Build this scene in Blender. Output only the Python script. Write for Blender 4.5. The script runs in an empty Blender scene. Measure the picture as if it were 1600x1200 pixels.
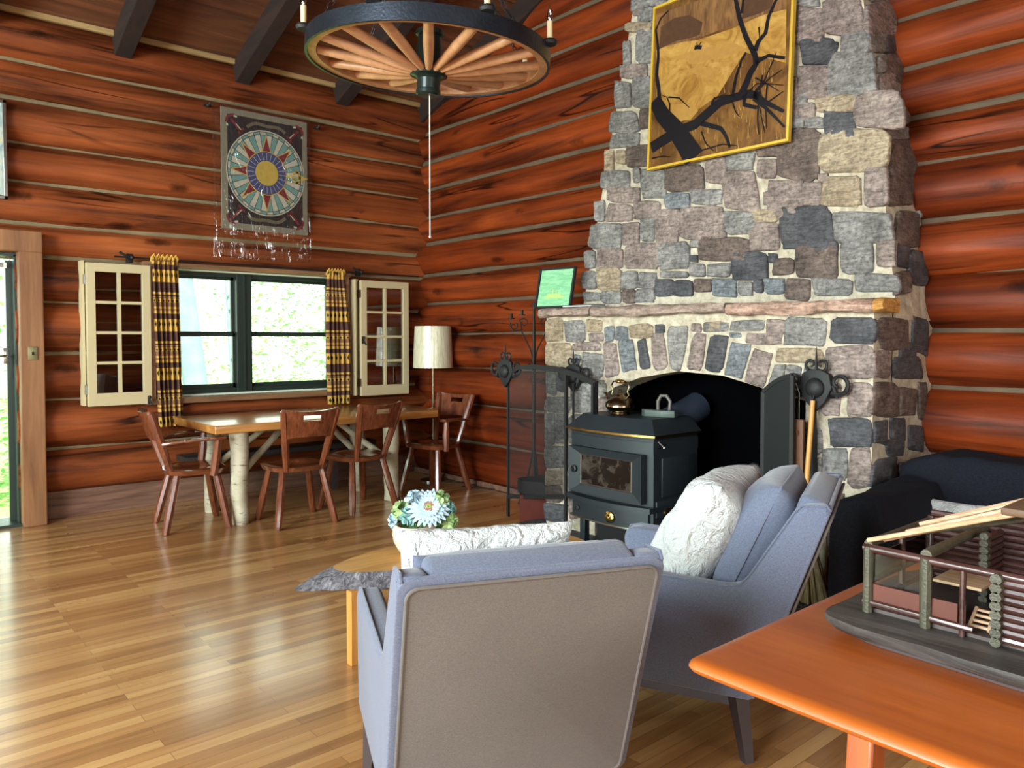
import bpy, bmesh, math, random
from math import sin, cos, pi, radians as R, sqrt
from mathutils import Vector, Matrix, noise, Euler
random.seed(7)
scn = bpy.context.scene
COL = scn.collection
# ------------------------------------------------------------------ camera
F = 1210.0; H = 1.4; PITCH = R(1.8); YAW = R(49.2); SH = 33.0
CAM = Vector((-4.684, -6.866, H))
FW = Vector((cos(YAW)*cos(PITCH), sin(YAW)*cos(PITCH), -sin(PITCH)))
RT = Vector((sin(YAW), -cos(YAW), 0)); UP = RT.cross(FW)
cam = bpy.data.cameras.new('camera'); camo = bpy.data.objects.new('camera', cam); COL.objects.link(camo)
cam.sensor_width = 36; cam.lens = 36*F/1600; cam.shift_y = -SH/1600; cam.clip_start = .05; cam.clip_end = 200
camo.matrix_world = Matrix((RT, UP, -FW)).transposed().to_4x4(); camo.location = CAM
scn.camera = camo
# surveying helpers: a photo point on a known real plane -> metres
def ray(u, v): return FW + RT*((u-800)/F) + UP*((600-SH-v)/F)
def pl(u, v, ax, val):
    r = ray(u, v); return CAM + r*((val-CAM[ax])/r[ax])
def fl(u, v, z=0): return pl(u, v, 2, z)
def wa(u, v, y=-.13): return pl(u, v, 1, y)
def wb(u, v, x=-.75): return pl(u, v, 0, x)
def at(u, v, d): return CAM + ray(u, v)*d
def ppl(u, v, p0, n):
    r = ray(u, v); return CAM + r*((p0-CAM).dot(n)/r.dot(n))
# ------------------------------------------------------------------ world, sun, daylight, exposure
scn.view_settings.view_transform = 'Standard'; scn.view_settings.look = 'None'
scn.view_settings.exposure = 0.35; scn.view_settings.gamma = 1.0
scn.view_settings.use_curve_mapping = False
scn.cycles.max_bounces = 8; scn.cycles.diffuse_bounces = 5; scn.cycles.glossy_bounces = 4
scn.cycles.transparent_max_bounces = 12; scn.cycles.caustics_reflective = False; scn.cycles.caustics_refractive = False
scn.cycles.sample_clamp_indirect = 6
w = bpy.data.worlds.new('sky'); scn.world = w; w.use_nodes = True
wn = w.node_tree.nodes; wn['Background'].inputs[0].default_value = (.86, 1.0, .88, 1); wn['Background'].inputs[1].default_value = 3.4
def sun(name, d, e, col, ang):
    l = bpy.data.lights.new(name, 'SUN'); l.energy = e; l.color = col; l.angle = ang
    o = bpy.data.objects.new(name, l); COL.objects.link(o); o.rotation_euler = Vector(d).to_track_quat('-Z', 'Y').to_euler(); return o
sun('sun', (.25, .55, -1.0), 20, (1, .95, .82), R(1))
def area(name, loc, d, sx, sy, e, col):
    l = bpy.data.lights.new(name, 'AREA'); l.shape = 'RECTANGLE'; l.size = sx; l.size_y = sy; l.energy = e; l.color = col
    o = bpy.data.objects.new(name, l); COL.objects.link(o); o.location = loc
    o.rotation_euler = Vector(d).to_track_quat('-Z', 'Y').to_euler(); return o
# daylight entering through the windows of the two walls behind the camera
area('daylight_left_window', (-8.95, -5.6, 2.35), (1, .12, -.32), 3.2, 2.1, 600, (.87, .95, 1.0))
area('daylight_left_far_window', (-8.95, -2.4, 1.5), (1, 0, -.05), 1.9, 1.6, 260, (.78, 1.0, .88))
area('daylight_rear_window', (-3.1, -8.75, 1.7), (-.05, 1, -.1), 2.1, 1.5, 42, (1.0, .93, .82))
area('daylight_rear_left_window', (-6.6, -8.75, 1.7), (.1, 1, 0), 2.0, 1.5, 32, (.95, .97, 1.0))

# ------------------------------------------------------------------ materials
def srgb(r, g, b):
    f = lambda c: (c/255/12.92) if c/255 <= .04045 else ((c/255+.055)/1.055)**2.4
    return (f(r), f(g), f(b), 1)
class NT:
    def __init__(s, name):
        s.m = bpy.data.materials.new(name); s.m.use_nodes = True; s.t = s.m.node_tree
        s.b = s.t.nodes['Principled BSDF']; s._tc = None
    def n(s, typ, **kw):
        o = s.t.nodes.new(typ)
        for k, v in kw.items():
            if k.startswith('i_'): o.inputs[k[2:].replace('_', ' ')].default_value = v
            else: setattr(o, k, v)
        return o
    def l(s, a, b): s.t.links.new(a, b)
    def co(s, kind='Object', scale=(1, 1, 1), rot=(0, 0, 0)):
        if not s._tc: s._tc = s.n('ShaderNodeTexCoord')
        mp = s.n('ShaderNodeMapping'); mp.inputs['Scale'].default_value = scale; mp.inputs['Rotation'].default_value = rot
        s.l(s._tc.outputs[kind], mp.inputs[0]); return mp.outputs[0]
    def noise(s, vec, sc=5, det=4, rough=.55, dist=0):
        o = s.n('ShaderNodeTexNoise'); s.l(vec, o.inputs['Vector']); o.inputs['Scale'].default_value = sc
        o.inputs['Detail'].default_value = det; o.inputs['Roughness'].default_value = rough; o.inputs['Distortion'].default_value = dist
        return o.outputs['Fac']
    def ramp(s, fac, stops, interp='LINEAR'):
        o = s.n('ShaderNodeValToRGB'); o.color_ramp.interpolation = interp; e = o.color_ramp.elements
        while len(e) < len(stops): e.new(.5)
        for i, (p, c) in enumerate(stops):
            e[i].position = p; e[i].color = c if len(c) == 4 else (*c, 1)
        s.l(fac, o.inputs[0]); return o.outputs[0]
    def mix(s, a, b, fac, mode='MIX'):
        o = s.n('ShaderNodeMix', data_type='RGBA', blend_type=mode)
        if isinstance(fac, (int, float)): o.inputs[0].default_value = fac
        else: s.l(fac, o.inputs[0])
        for k, x in ((6, a), (7, b)):
            if isinstance(x, tuple): o.inputs[k].default_value = x
            else: s.l(x, o.inputs[k])
        return o.outputs[2]
    def math(s, op, a, b=None, c=None):
        o = s.n('ShaderNodeMath', operation=op)
        for k, x in ((0, a), (1, b), (2, c)):
            if x is None: continue
            if isinstance(x, (int, float)): o.inputs[k].default_value = x
            else: s.l(x, o.inputs[k])
        return o.outputs[0]
    def col(s, c):
        if isinstance(c, tuple): s.b.inputs['Base Color'].default_value = c
        else: s.l(c, s.b.inputs['Base Color'])
    def rough(s, r):
        if isinstance(r, (int, float)): s.b.inputs['Roughness'].default_value = r
        else: s.l(r, s.b.inputs['Roughness'])
    def bump(s, h, st=.3, dist=.01):
        o = s.n('ShaderNodeBump'); o.inputs['Strength'].default_value = st; o.inputs['Distance'].default_value = dist
        s.l(h, o.inputs['Height']); s.l(o.outputs[0], s.b.inputs['Normal'])
    def set(s, **kw):
        for k, v in kw.items(): s.b.inputs[k.replace('_', ' ')].default_value = v
G4 = lambda v: (v, v, v, 1)
def plain(name, c, rough=.5, metal=0, var=.12, sc=6, bump=0, **kw):
    t = NT(name); v = t.noise(t.co(), sc, 3)
    c = c if len(c) == 4 else (*c, 1)
    t.col(t.mix(tuple(x*(1-var) for x in c[:3])+(1,), tuple(min(1, x*(1+var)) for x in c[:3])+(1,), v))
    t.rough(rough); t.set(Metallic=metal, **kw)
    if bump: t.bump(t.noise(t.co(), sc*8, 3), bump, .004)
    return t.m
def wood(name, dark, light, axis='X', sc=1.0, rough=.4, bump=.15, coat=0, knots=False):
    t = NT(name); st = {'X': (.7, 9, 9), 'Y': (9, .7, 9), 'Z': (9, 9, .7)}[axis]
    v = t.co(scale=tuple(x*sc for x in st))
    n1 = t.noise(v, 1.6, 6, .6, .6); n2 = t.noise(v, 7, 3)
    c = t.ramp(n1, [(.3, dark), (.52, tuple((a+b)/2 for a, b in zip(dark, light))), (.72, light)])
    c = t.mix(c, t.ramp(n2, [(.3, G4(.72)), (.6, G4(1))]), .5, 'MULTIPLY')
    t.col(c); t.rough(rough); t.bump(n1, bump, .004); t.set(Coat_Weight=coat, Coat_Roughness=.12)
    return t.m
def log_mat(name, ax, dark, light):
    t = NT(name); k = .45
    st = (k, 7, 7) if ax == 'X' else (7, k, 7); at_ = t.n('ShaderNodeAttribute', attribute_name='tone').outputs['Fac']
    off = t.n('ShaderNodeCombineXYZ'); t.l(t.math('MULTIPLY', at_, 37.), off.inputs[0]); t.l(t.math('MULTIPLY', at_, 91.), off.inputs[1])
    def shifted(sc_):
        a = t.n('ShaderNodeVectorMath', operation='ADD'); t.l(t.co(scale=sc_), a.inputs[0]); t.l(off.outputs[0], a.inputs[1]); return a.outputs[0]
    v = shifted(st); n1 = t.noise(v, 1.3, 7, .62, .5)
    c = t.ramp(n1, [(.30, dark), (.47, tuple(a*.5+b*.5 for a, b in zip(dark, light))), (.68, light)])
    pn = t.noise(shifted((.9, .9, .9)), 1.1, 3)                                    # broad tone patches
    c = t.mix(c, t.mix((.50, .34, .30, 1), (1.25, 1.12, 1.0, 1), t.ramp(pn, [(.3, G4(0)), (.7, G4(1))])), .75, 'MULTIPLY')
    c = t.mix(c, t.mix((.50, .38, .36, 1), (1.32, 1.30, 1.22, 1), at_), 1.0, 'MULTIPLY')
    cr = t.noise(shifted((.33, 4.5, 4.5) if ax == 'X' else (4.5, .33, 4.5)), 1.0, 2, .5, .3)   # drying cracks
    crk = t.ramp(cr, [(.487, G4(1)), (.497, G4(.10)), (.503, G4(.10)), (.513, G4(1))])
    c = t.mix(c, crk, t.ramp(t.noise(shifted((.5, .5, .5)), 1.7, 1), [(.5, G4(0)), (.58, G4(1))]), 'MULTIPLY')
    vo = t.n('ShaderNodeTexVoronoi'); vo.inputs['Scale'].default_value = 1.0; t.l(shifted((1.3, 3.4, 3.4) if ax == 'X' else (3.4, 1.3, 3.4)), vo.inputs['Vector'])
    kn = t.math('ADD', vo.outputs['Distance'], t.math('MULTIPLY', t.noise(t.co(), 22, 2), .12))
    knot = t.ramp(kn, [(.12, G4(.16)), (.17, G4(.5)), (.22, G4(1))])
    c = t.mix(c, knot, .9, 'MULTIPLY')
    t.col(c); t.rough(t.ramp(n1, [(.3, G4(.55)), (.7, G4(.38))])); t.set(Specular_IOR_Level=.18)
    t.bump(n1, .35, .012)
    return t.m
def stone(name, c1, c2, speck=.25):
    t = NT(name); v = t.co(scale=(1, 1, 1))
    n1 = t.noise(v, 7, 6, .65); n2 = t.noise(v, 45, 4, .7); n3 = t.noise(t.co(scale=(3, 3, 14)), 3, 4, .6, 1.5)
    c = t.ramp(n1, [(.3, c1), (.7, c2)]); c = t.mix(c, t.ramp(n2, [(.32, G4(.32)), (.47, G4(.9)), (.66, G4(1.4))]), .55+speck, 'MULTIPLY')
    c = t.mix(c, t.ramp(n3, [(.4, G4(.55)), (.56, G4(1.15))]), .7, 'MULTIPLY')
    t.col(c); t.rough(.72); t.bump(t.math('ADD', t.math('MULTIPLY', n2, .5), t.math('ADD', n1, n3)), .8, .012); return t.m
def cloth(name, c, sc=420, var=.25, sheen=.3, rough=.9, big=0):
    t = NT(name); v = t.co(); a = t.noise(t.co(scale=(1, 1, .25)), sc, 2); b = t.noise(t.co(scale=(.25, .25, 1)), sc, 2)
    w_ = t.math('MULTIPLY', t.math('ADD', a, b), .5)
    c2 = t.mix(tuple(x*(1-var) for x in c[:3])+(1,), tuple(min(1, x*(1+var)) for x in c[:3])+(1,), t.ramp(w_, [(.42, G4(0)), (.58, G4(1))]))
    if big: c2 = t.mix(c2, t.ramp(t.noise(v, 3, 3), [(.3, G4(1-big)), (.7, G4(1))]), 1., 'MULTIPLY')
    t.col(c2); t.rough(rough); t.bump(w_, .25, .002); t.set(Sheen_Weight=sheen, Specular_IOR_Level=.2); return t.m
def glass(name, c=(1, 1, 1, 1), mixf=.12, rough=.0):
    t = NT(name); n = t.t.nodes; out = [x for x in n if x.type == 'OUTPUT_MATERIAL'][0]
    tr = t.n('ShaderNodeBsdfTransparent'); tr.inputs[0].default_value = c
    gl = t.n('ShaderNodeBsdfGlossy'); gl.inputs['Roughness'].default_value = rough
    fr = t.n('ShaderNodeFresnel'); fr.inputs[0].default_value = 1.45
    mx = t.n('ShaderNodeMixShader'); f = t.math('ADD', fr.outputs[0], mixf-.04)
    t.l(f, mx.inputs[0]); t.l(tr.outputs[0], mx.inputs[1]); t.l(gl.outputs[0], mx.inputs[2]); t.l(mx.outputs[0], out.inputs[0]); return t.m
M = {}
M['logA'] = log_mat('log_wood_back', 'X', (.030, .009, .005, 1), (.37, .112, .038, 1))
M['logB'] = log_mat('log_wood_side', 'Y', (.022, .005, .003, 1), (.36, .076, .018, 1))
M['chink'] = plain('chinking', (.23, .175, .095), .8, var=.5, sc=4)
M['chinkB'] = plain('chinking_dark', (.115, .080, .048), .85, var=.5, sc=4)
M['board'] = wood('base_board', (.10, .045, .03, 1), (.30, .155, .10, 1), 'X', 1.5, .6)
M['doorwood'] = wood('door_trim_wood', (.17, .065, .026, 1), (.36, .165, .070, 1), 'Z', .8, .5)
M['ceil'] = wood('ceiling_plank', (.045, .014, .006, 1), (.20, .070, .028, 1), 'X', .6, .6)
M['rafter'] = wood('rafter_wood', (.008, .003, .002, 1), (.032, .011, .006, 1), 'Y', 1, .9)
M['paletrim'] = wood('pale_trim', (.24, .15, .06, 1), (.46, .30, .13, 1), 'X', 1, .6)
M['reddish'] = wood('red_brown_varnished_wood', (.085, .020, .009, 1), (.26, .075, .030, 1), 'Z', 2.0, .25, .08, .6)
M['seatwood'] = wood('red_brown_seat_wood', (.085, .022, .010, 1), (.25, .075, .030, 1), 'Y', 2.0, .17, .06, .8)
M['tabletop'] = wood('dining_table_top', (.33, .12, .025, 1), (.60, .28, .08, 1), 'X', 1.2, .30, .05, .5)
M['orange'] = wood('orange_varnish', (.36, .070, .007, 1), (.52, .125, .014, 1), 'Y', .9, .45, .03, .12)
M['honey'] = wood('honey_wood', (.50, .24, .06, 1), (.74, .42, .13, 1), 'X', 1.2, .4, .05, .2)
M['honeyleg'] = wood('honey_leg_wood', (.46, .19, .04, 1), (.70, .33, .08, 1), 'Z', 1.2, .4, .05, .2)
M['spoke'] = wood('spoke_wood', (.42, .19, .09, 1), (.62, .33, .17, 1), 'X', 1.2, .4, .05)
M['birch'] = None
M['greenblack'] = plain('green_black_paint', (.020, .032, .026), .35)
M['cream'] = plain('cream_paint', (.56, .46, .27), .45, var=.06)
M['iron'] = plain('black_iron', (.009, .009, .010), .6, .1, .4, 12, .3)
M['ironl'] = plain('rim_iron', (.030, .037, .050), .34, .7, .5, 9, .3)
M['chrome'] = plain('steel', (.5, .5, .48), .25, 1)
M['brass'] = plain('brass', (.62, .42, .13), .25, 1, .2, 20)
M['pewter'] = plain('tarnished_copper', (.21, .16, .10), .22, 1, .5, 14)
M['stove'] = plain('stove_enamel', (.020, .027, .033), .45, .15, .12, 5, .08)
M['stovedark'] = plain('stove_black_gap_shade', (.008, .009, .010), .5)  # near-black of knob, dial and pedestal; painted shade in the lid gap
M['glassdark'] = None
M['glass'] = glass('window_glass', (1, 1, 1, 1), .03)
M['paneref'] = glass('casement_glass', (.85, .85, .82, 1), .20)
M['plastic'] = None
M['soot'] = plain('soot', (.0016, .0016, .002), 1.0, Specular_IOR_Level=0)
M['mortar'] = None
M['grey'] = cloth('grey_fabric', (.128, .145, .208, 1), 700, .2)
M['greyback_dim'] = cloth('grey_fabric_dim_warm', (.135, .115, .102, 1), 700, .15, big=.12)  # armchair grey, with the dim warm light on the back put into the colour
M['white'] = None
M['black'] = cloth('black_cover', (.0080, .0090, .015, 1), 300, .3, .0)
M['darkwood'] = plain('dark_leg_wood', (.045, .030, .032), .45)
M['shade'] = None
M['ivory'] = plain('ivory_sleeve', (.70, .55, .33), .5)
M['bulb'] = glass('clear_bulb', (.92, .95, 1, 1), .25)
M['goldpaint'] = plain('gold_paint', (.72, .46, .05), .4, .1)
M['straw'] = wood('broom_straw', (.20, .13, .06, 1), (.52, .40, .22, 1), 'Z', 6, .8, .5)
M['broomhandle'] = plain('broom_handle', (.60, .29, .07), .4)
M['leather'] = plain('brown_wood_panel', (.13, .052, .022), .5)
M['paper'] = plain('paper', (.55, .57, .60), .6)
M['pebble'] = plain('grey_pebble', (.30, .32, .31), .5, 0, .4, 30, .4)
M['moss'] = plain('moss', (.045, .06, .02), .95, 0, .7, 60, 1)
M['bark'] = None
M['red'] = plain('cabin_red_panel', (.10, .018, .007), .45, 0, .35, 14)
M['stick'] = wood('cabin_log_stick', (.030, .010, .008, 1), (.10, .042, .034, 1), 'Y', 6, .3, .2, .3)
M['stickpale'] = wood('roof_stick', (.50, .28, .15, 1), (.76, .52, .33, 1), 'Y', 5, .45, .2)
M['stickgreen'] = plain('weathered_stick', (.062, .056, .034), .4, 0, .6, 25, .4)
def special():
    t = NT('birch_bark'); v = t.co(); n1 = t.noise(t.co(scale=(1, 1, 5)), 14, 4, .6); n2 = t.noise(v, 5, 4)
    c = t.ramp(n2, [(.3, (.28, .23, .14, 1)), (.6, (.55, .49, .36, 1))]); c = t.mix(c, t.ramp(n1, [(.30, G4(.15)), (.40, G4(1))]), .85, 'MULTIPLY')
    t.col(c); t.rough(.65); t.bump(n1, .4, .005); M['birch'] = t.m
    t = NT('coffee_table_bark'); v = t.co(scale=(1, 1.6, 1)); n1 = t.noise(v, 28, 5, .7, 1.0); n2 = t.noise(v, 6, 3)
    t.col(t.ramp(n1, [(.34, (.03, .025, .03, 1)), (.50, (.16, .15, .17, 1)), (.68, (.34, .32, .34, 1))])); t.rough(.85); t.bump(n1, 1, .02); M['bark'] = t.m
    t = NT('mortar'); v = t.co(); n1 = t.noise(v, 16, 5, .7)
    t.col(t.ramp(n1, [(.3, srgb(150, 138, 116)), (.65, srgb(212, 201, 180))])); t.rough(.9); t.bump(n1, .8, .012); M['mortar'] = t.m
    t = NT('hearth_mortar_soot'); t.col((.03, .03, .03, 1)); t.rough(.9)
    t = NT('smoked_glass'); v = t.co(); n1 = t.noise(v, 9, 5, .7, 1)
    t.col(t.ramp(n1, [(.5, (.006, .005, .005, 1)), (.75, (.09, .075, .06, 1))])); t.rough(.12); M['glassdark'] = t.m
    t = NT('quilted_white'); v = t.co(); n1 = t.noise(v, 16, 3, .5, 1.2); n2 = t.noise(v, 240, 2)
    t.col((.66, .69, .69, 1)); t.rough(.95); t.bump(t.math('ADD', n1, t.math('MULTIPLY', n2, .15)), 1.0, .05); t.set(Sheen_Weight=.4); M['white'] = t.m
    t = NT('lamp_shade'); n1 = t.noise(t.co(scale=(1, 1, .35)), 14, 3, .6, 2)
    t.col(t.ramp(n1, [(.35, (.60, .54, .36, 1)), (.6, (.70, .65, .47, 1))])); t.rough(.25); t.bump(n1, .7, .01); t.set(Coat_Weight=.7, Coat_Roughness=.1); M['shade'] = t.m
    t = NT('clear_plastic'); out = [x for x in t.t.nodes if x.type == 'OUTPUT_MATERIAL'][0]
    tr = t.n('ShaderNodeBsdfTransparent'); tr.inputs[0].default_value = (.93, .93, .93, 1); gl = t.n('ShaderNodeBsdfGlossy'); gl.inputs['Roughness'].default_value = .12
    bp = t.n('ShaderNodeBump'); bp.inputs['Strength'].default_value = 1; bp.inputs['Distance'].default_value = .02; t.l(t.noise(t.co(scale=(3, 3, .6)), 5, 3, .5, 1.5), bp.inputs['Height']); t.l(bp.outputs[0], gl.inputs['Normal'])
    mx = t.n('ShaderNodeMixShader'); mx.inputs[0].default_value = .16; t.l(tr.outputs[0], mx.inputs[1]); t.l(gl.outputs[0], mx.inputs[2]); t.l(mx.outputs[0], out.inputs[0]); M['plastic'] = t.m
    # fine black fire-screen mesh: woven wire with real gaps
    t = NT('wire_mesh'); out = [x for x in t.t.nodes if x.type == 'OUTPUT_MATERIAL'][0]
    tr = t.n('ShaderNodeBsdfTransparent'); t.col((.02, .02, .022, 1)); mx = t.n('ShaderNodeMixShader'); mx.inputs[0].default_value = .52
    t.l(tr.outputs[0], mx.inputs[1]); t.l(t.b.outputs[0], mx.inputs[2]); t.l(mx.outputs[0], out.inputs[0]); M['mesh'] = t.m
    # hardwood strip floor, boards run along X
    t = NT('hardwood_floor'); v = t.co(); br = t.n('ShaderNodeTexBrick'); t.l(v, br.inputs['Vector']); br.inputs['Scale'].default_value = 1
    br.offset = .37; br.inputs['Brick Width'].default_value = 1.15; br.inputs['Row Height'].default_value = .057; br.inputs['Mortar Size'].default_value = .0011; br.inputs['Mortar Smooth'].default_value = .3
    br.inputs['Color1'].default_value = (0, 0, 0, 1); br.inputs['Color2'].default_value = (1, 1, 1, 1); br.inputs['Mortar'].default_value = (.5, .5, .5, 1); br.inputs['Bias'].default_value = 0
    n1 = t.noise(t.co(scale=(.8, 14, 1)), 2.2, 5, .6, .4)
    c = t.ramp(t.mix(br.outputs['Color'], t.ramp(n1, [(.2, G4(0)), (.8, G4(1))]), .45), [(.15, srgb(146, 102, 60)), (.5, srgb(184, 136, 84)), (.85, srgb(210, 168, 110))])
    c = t.mix(c, t.ramp(t.noise(v, .55, 3), [(.35, (.82, .74, .70, 1)), (.65, (1.05, 1.03, 1.0, 1))]), .8, 'MULTIPLY')
    c = t.mix(c, (.09, .045, .018, 1), t.math('MULTIPLY', br.outputs['Fac'], .75)); t.col(c)
    t.rough(t.ramp(t.noise(v, 3, 4), [(.3, G4(.26)), (.7, G4(.36))])); t.set(Coat_Weight=.55, Coat_Roughness=.16, Specular_IOR_Level=.45)
    t.bump(t.math('ADD', t.math('MULTIPLY', br.outputs['Fac'], -1.), t.math('MULTIPLY', t.noise(t.co(scale=(1, 6, 1)), 3, 2), .35)), .22, .004); M['floor'] = t.m
    # woven curtain: brown and gold bands
    t = NT('curtain_weave'); v = t.co(); sx = t.n('ShaderNodeSeparateXYZ'); t.l(v, sx.inputs[0])
    z = t.math('FRACT', t.math('MULTIPLY', sx.outputs[2], 1/.40)); B = (.085, .034, .024, 1); Y = (.56, .33, .065, 1); MB_ = (.22, .10, .05, 1)
    c = t.ramp(z, [(0, Y), (.20, B), (.31, Y), (.37, MB_), (.41, Y), (.45, MB_), (.54, Y), (.62, MB_), (.645, Y), (.66, B), (.70, Y), (.75, B), (.95, Y)], 'CONSTANT')
    uu = t.n('ShaderNodeUVMap'); su = t.n('ShaderNodeSeparateXYZ'); t.l(uu.outputs[0], su.inputs[0])
    xs = t.math('ABSOLUTE', t.math('SUBTRACT', t.math('FRACT', t.math('MULTIPLY', su.outputs[0], 16)), .5))
    d1 = t.math('ADD', t.math('MULTIPLY', t.math('ABSOLUTE', t.math('SUBTRACT', z, .10)), 9), t.math('MULTIPLY', xs, 1.7))
    d2 = t.math('ADD', t.math('MULTIPLY', t.math('ABSOLUTE', t.math('SUBTRACT', z, .575)), 16), t.math('MULTIPLY', xs, 1.7))
    dm = t.math('LESS_THAN', t.math('MINIMUM', d1, d2), .55); c = t.mix(c, (.02, .015, .012, 1), dm)
    t.col(c); t.rough(.95); M['curtain'] = t.m
    # leaves and outdoors
    for nm, c in (('leaf', (.17, .36, .12, 1)), ('leafdark', (.10, .30, .06, 1)), ('needle', (.13, .30, .15, 1))):
        t = NT('foliage_'+nm); out = [x for x in t.t.nodes if x.type == 'OUTPUT_MATERIAL'][0]; t.col(c); t.rough(.6)
        tl = t.n('ShaderNodeBsdfTranslucent'); tl.inputs[0].default_value = (c[0]*1.2, min(1, c[1]*1.3), c[2], 1); mx = t.n('ShaderNodeMixShader'); mx.inputs[0].default_value = .5
        t.l(t.b.outputs[0], mx.inputs[1]); t.l(tl.outputs[0], mx.inputs[2]); t.l(mx.outputs[0], out.inputs[0]); M[nm] = t.m
    M['grass'] = plain('forest_floor', (.16, .30, .06), .9, 0, .5, 3); M['trunk'] = plain('grey_trunk', (.16, .25, .28), .8, 0, .35, 8, .5)
special()
STN = {'g': stone('stone_grey', srgb(100, 97, 95), srgb(156, 152, 148)), 'd': stone('stone_dark', srgb(52, 52, 57), srgb(98, 97, 101), .1),
       'p': stone('stone_pinkish', srgb(112, 97, 92), srgb(164, 147, 139)), 't': stone('stone_tan', srgb(134, 116, 94), srgb(184, 166, 140), .1),
       'b': stone('stone_brown', srgb(72, 60, 56), srgb(128, 110, 101)), 'u': stone('stone_blue_grey', srgb(88, 92, 96), srgb(140, 145, 149))}
SK = list(STN)

# ------------------------------------------------------------------ mesh builder
class MB:
    def __init__(s): s.v = []; s.f = []; s.mi = []; s.tone = []; s.uv = {}
    def add(s, vs, fs, mi=0, tone=.5):
        o = len(s.v); s.v += [Vector(p) for p in vs]; s.f += [tuple(i+o for i in f) for f in fs]; s.mi += [mi]*len(fs); s.tone += [tone]*len(vs); return s
    def box(s, c, sz, rot=None, bev=0, mi=0, tone=.5):
        bm = bmesh.new(); bmesh.ops.create_cube(bm, size=1)
        bmesh.ops.scale(bm, vec=sz, verts=bm.verts)
        if bev: bmesh.ops.bevel(bm, geom=list(bm.edges), offset=min(bev, min(sz)*.49), segments=3 if bev > .012 else 2, profile=.5, affect='EDGES')
        m = Matrix.Translation(Vector(c)) @ (rot.to_matrix().to_4x4() if isinstance(rot, Euler) else (rot.to_4x4() if rot is not None else Matrix.Identity(4)))
        bm.verts.index_update(); s.add([m @ v.co for v in bm.verts], [[v.index for v in f.verts] for f in bm.faces], mi, tone); bm.free(); return s
    def bar(s, a, b, w_, h, bev=0, up=(0, 0, 1), mi=0):           # rectangular bar from a to b
        a = Vector(a); b = Vector(b); d = (b-a); L = d.length; d.normalize(); u = Vector(up)
        if abs(d.dot(u)) > .98: u = Vector((0, 1, 0))
        x = d.cross(u).normalized(); z = x.cross(d)
        return s.box((a+b)/2, (w_, L, h), Matrix((x, d, z)).transposed(), bev, mi)
    def tube(s, pts, r, n=10, cap=True, mi=0, tone=.5, jitter=0):
        pts = [Vector(p) for p in pts]; k = len(pts); rr = r if isinstance(r, (list, tuple)) else [r]*k
        vs = []; prev = None
        for i, p in enumerate(pts):
            d = (pts[min(i+1, k-1)]-pts[max(i-1, 0)]).normalized()
            if prev is None: u = Vector((0, 0, 1)) if abs(d.z) < .9 else Vector((1, 0, 0)); x = d.cross(u).normalized()
            else: x = (prev-d*prev.dot(d)).normalized()
            prev = x; y = d.cross(x)
            for j in range(n):
                a = 2*pi*j/n; q = rr[i]*(1+jitter*(noise.noise(Vector((p.x*5+cos(a), p.y*5+sin(a), p.z*5)))))
                vs.append(p+x*cos(a)*q+y*sin(a)*q)
        fs = [(i*n+j, i*n+(j+1) % n, (i+1)*n+(j+1) % n, (i+1)*n+j) for i in range(k-1) for j in range(n)]
        if cap: fs += [tuple(range(n))[::-1], tuple((k-1)*n+j for j in range(n))]
        return s.add(vs, fs, mi, tone)
    def lathe(s, prof, c=(0, 0, 0), n=24, axis=None, mi=0):
        vs = []; c = Vector(c)
        for (r, z) in prof:
            for j in range(n): vs.append(Vector((r*cos(2*pi*j/n), r*sin(2*pi*j/n), z)))
        if axis is not None:
            q = Vector((0, 0, 1)).rotation_difference(Vector(axis)); vs = [q @ v for v in vs]
        vs = [v+c for v in vs]; k = len(prof)
        fs = [(i*n+j, i*n+(j+1) % n, (i+1)*n+(j+1) % n, (i+1)*n+j) for i in range(k-1) for j in range(n)]
        if prof[0][0] > 1e-5: fs.append(tuple(range(n))[::-1])
        if prof[-1][0] > 1e-5: fs.append(tuple((k-1)*n+j for j in range(n)))
        return s.add(vs, fs, mi)
    def prism(s, pts, off, mi=0, bev=0):                             # planar outline extruded by vector off
        bm = bmesh.new(); a = [bm.verts.new(p) for p in pts]; b = [bm.verts.new(Vector(p)+Vector(off)) for p in pts]; n = len(pts)
        bm.faces.new(a[::-1]); bm.faces.new(b)
        for i in range(n): bm.faces.new((a[i], a[(i+1) % n], b[(i+1) % n], b[i]))
        bmesh.ops.recalc_face_normals(bm, faces=bm.faces)
        if bev: bmesh.ops.bevel(bm, geom=list(bm.edges), offset=bev, segments=3, profile=.5, affect='EDGES')
        bm.verts.index_update(); s.add([v.co for v in bm.verts], [[v.index for v in f.verts] for f in bm.faces], mi); bm.free(); return s
    def quad(s, a, b, c, d, mi=0): return s.add([a, b, c, d], [(0, 1, 2, 3)], mi)
    def ball(s, c, r, n=12, m=8, mi=0, sc=(1, 1, 1)):
        c = Vector(c); vs = []
        for i in range(m+1):
            t = pi*i/m
            for j in range(n): vs.append(c+Vector((r*sc[0]*sin(t)*cos(2*pi*j/n), r*sc[1]*sin(t)*sin(2*pi*j/n), r*sc[2]*cos(t))))
        return s.add(vs, [(i*n+j, (i+1)*n+j, (i+1)*n+(j+1) % n, i*n+(j+1) % n) for i in range(m) for j in range(n)], mi)
    def grid(s, fn, nu, nv, mi=0, closed=False):
        vs = [fn(i/nu, j/nv) for j in range(nv+1) for i in range(nu+1)]
        return s.add(vs, [(j*(nu+1)+i, j*(nu+1)+i+1, (j+1)*(nu+1)+i+1, (j+1)*(nu+1)+i) for j in range(nv) for i in range(nu)], mi)
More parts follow.
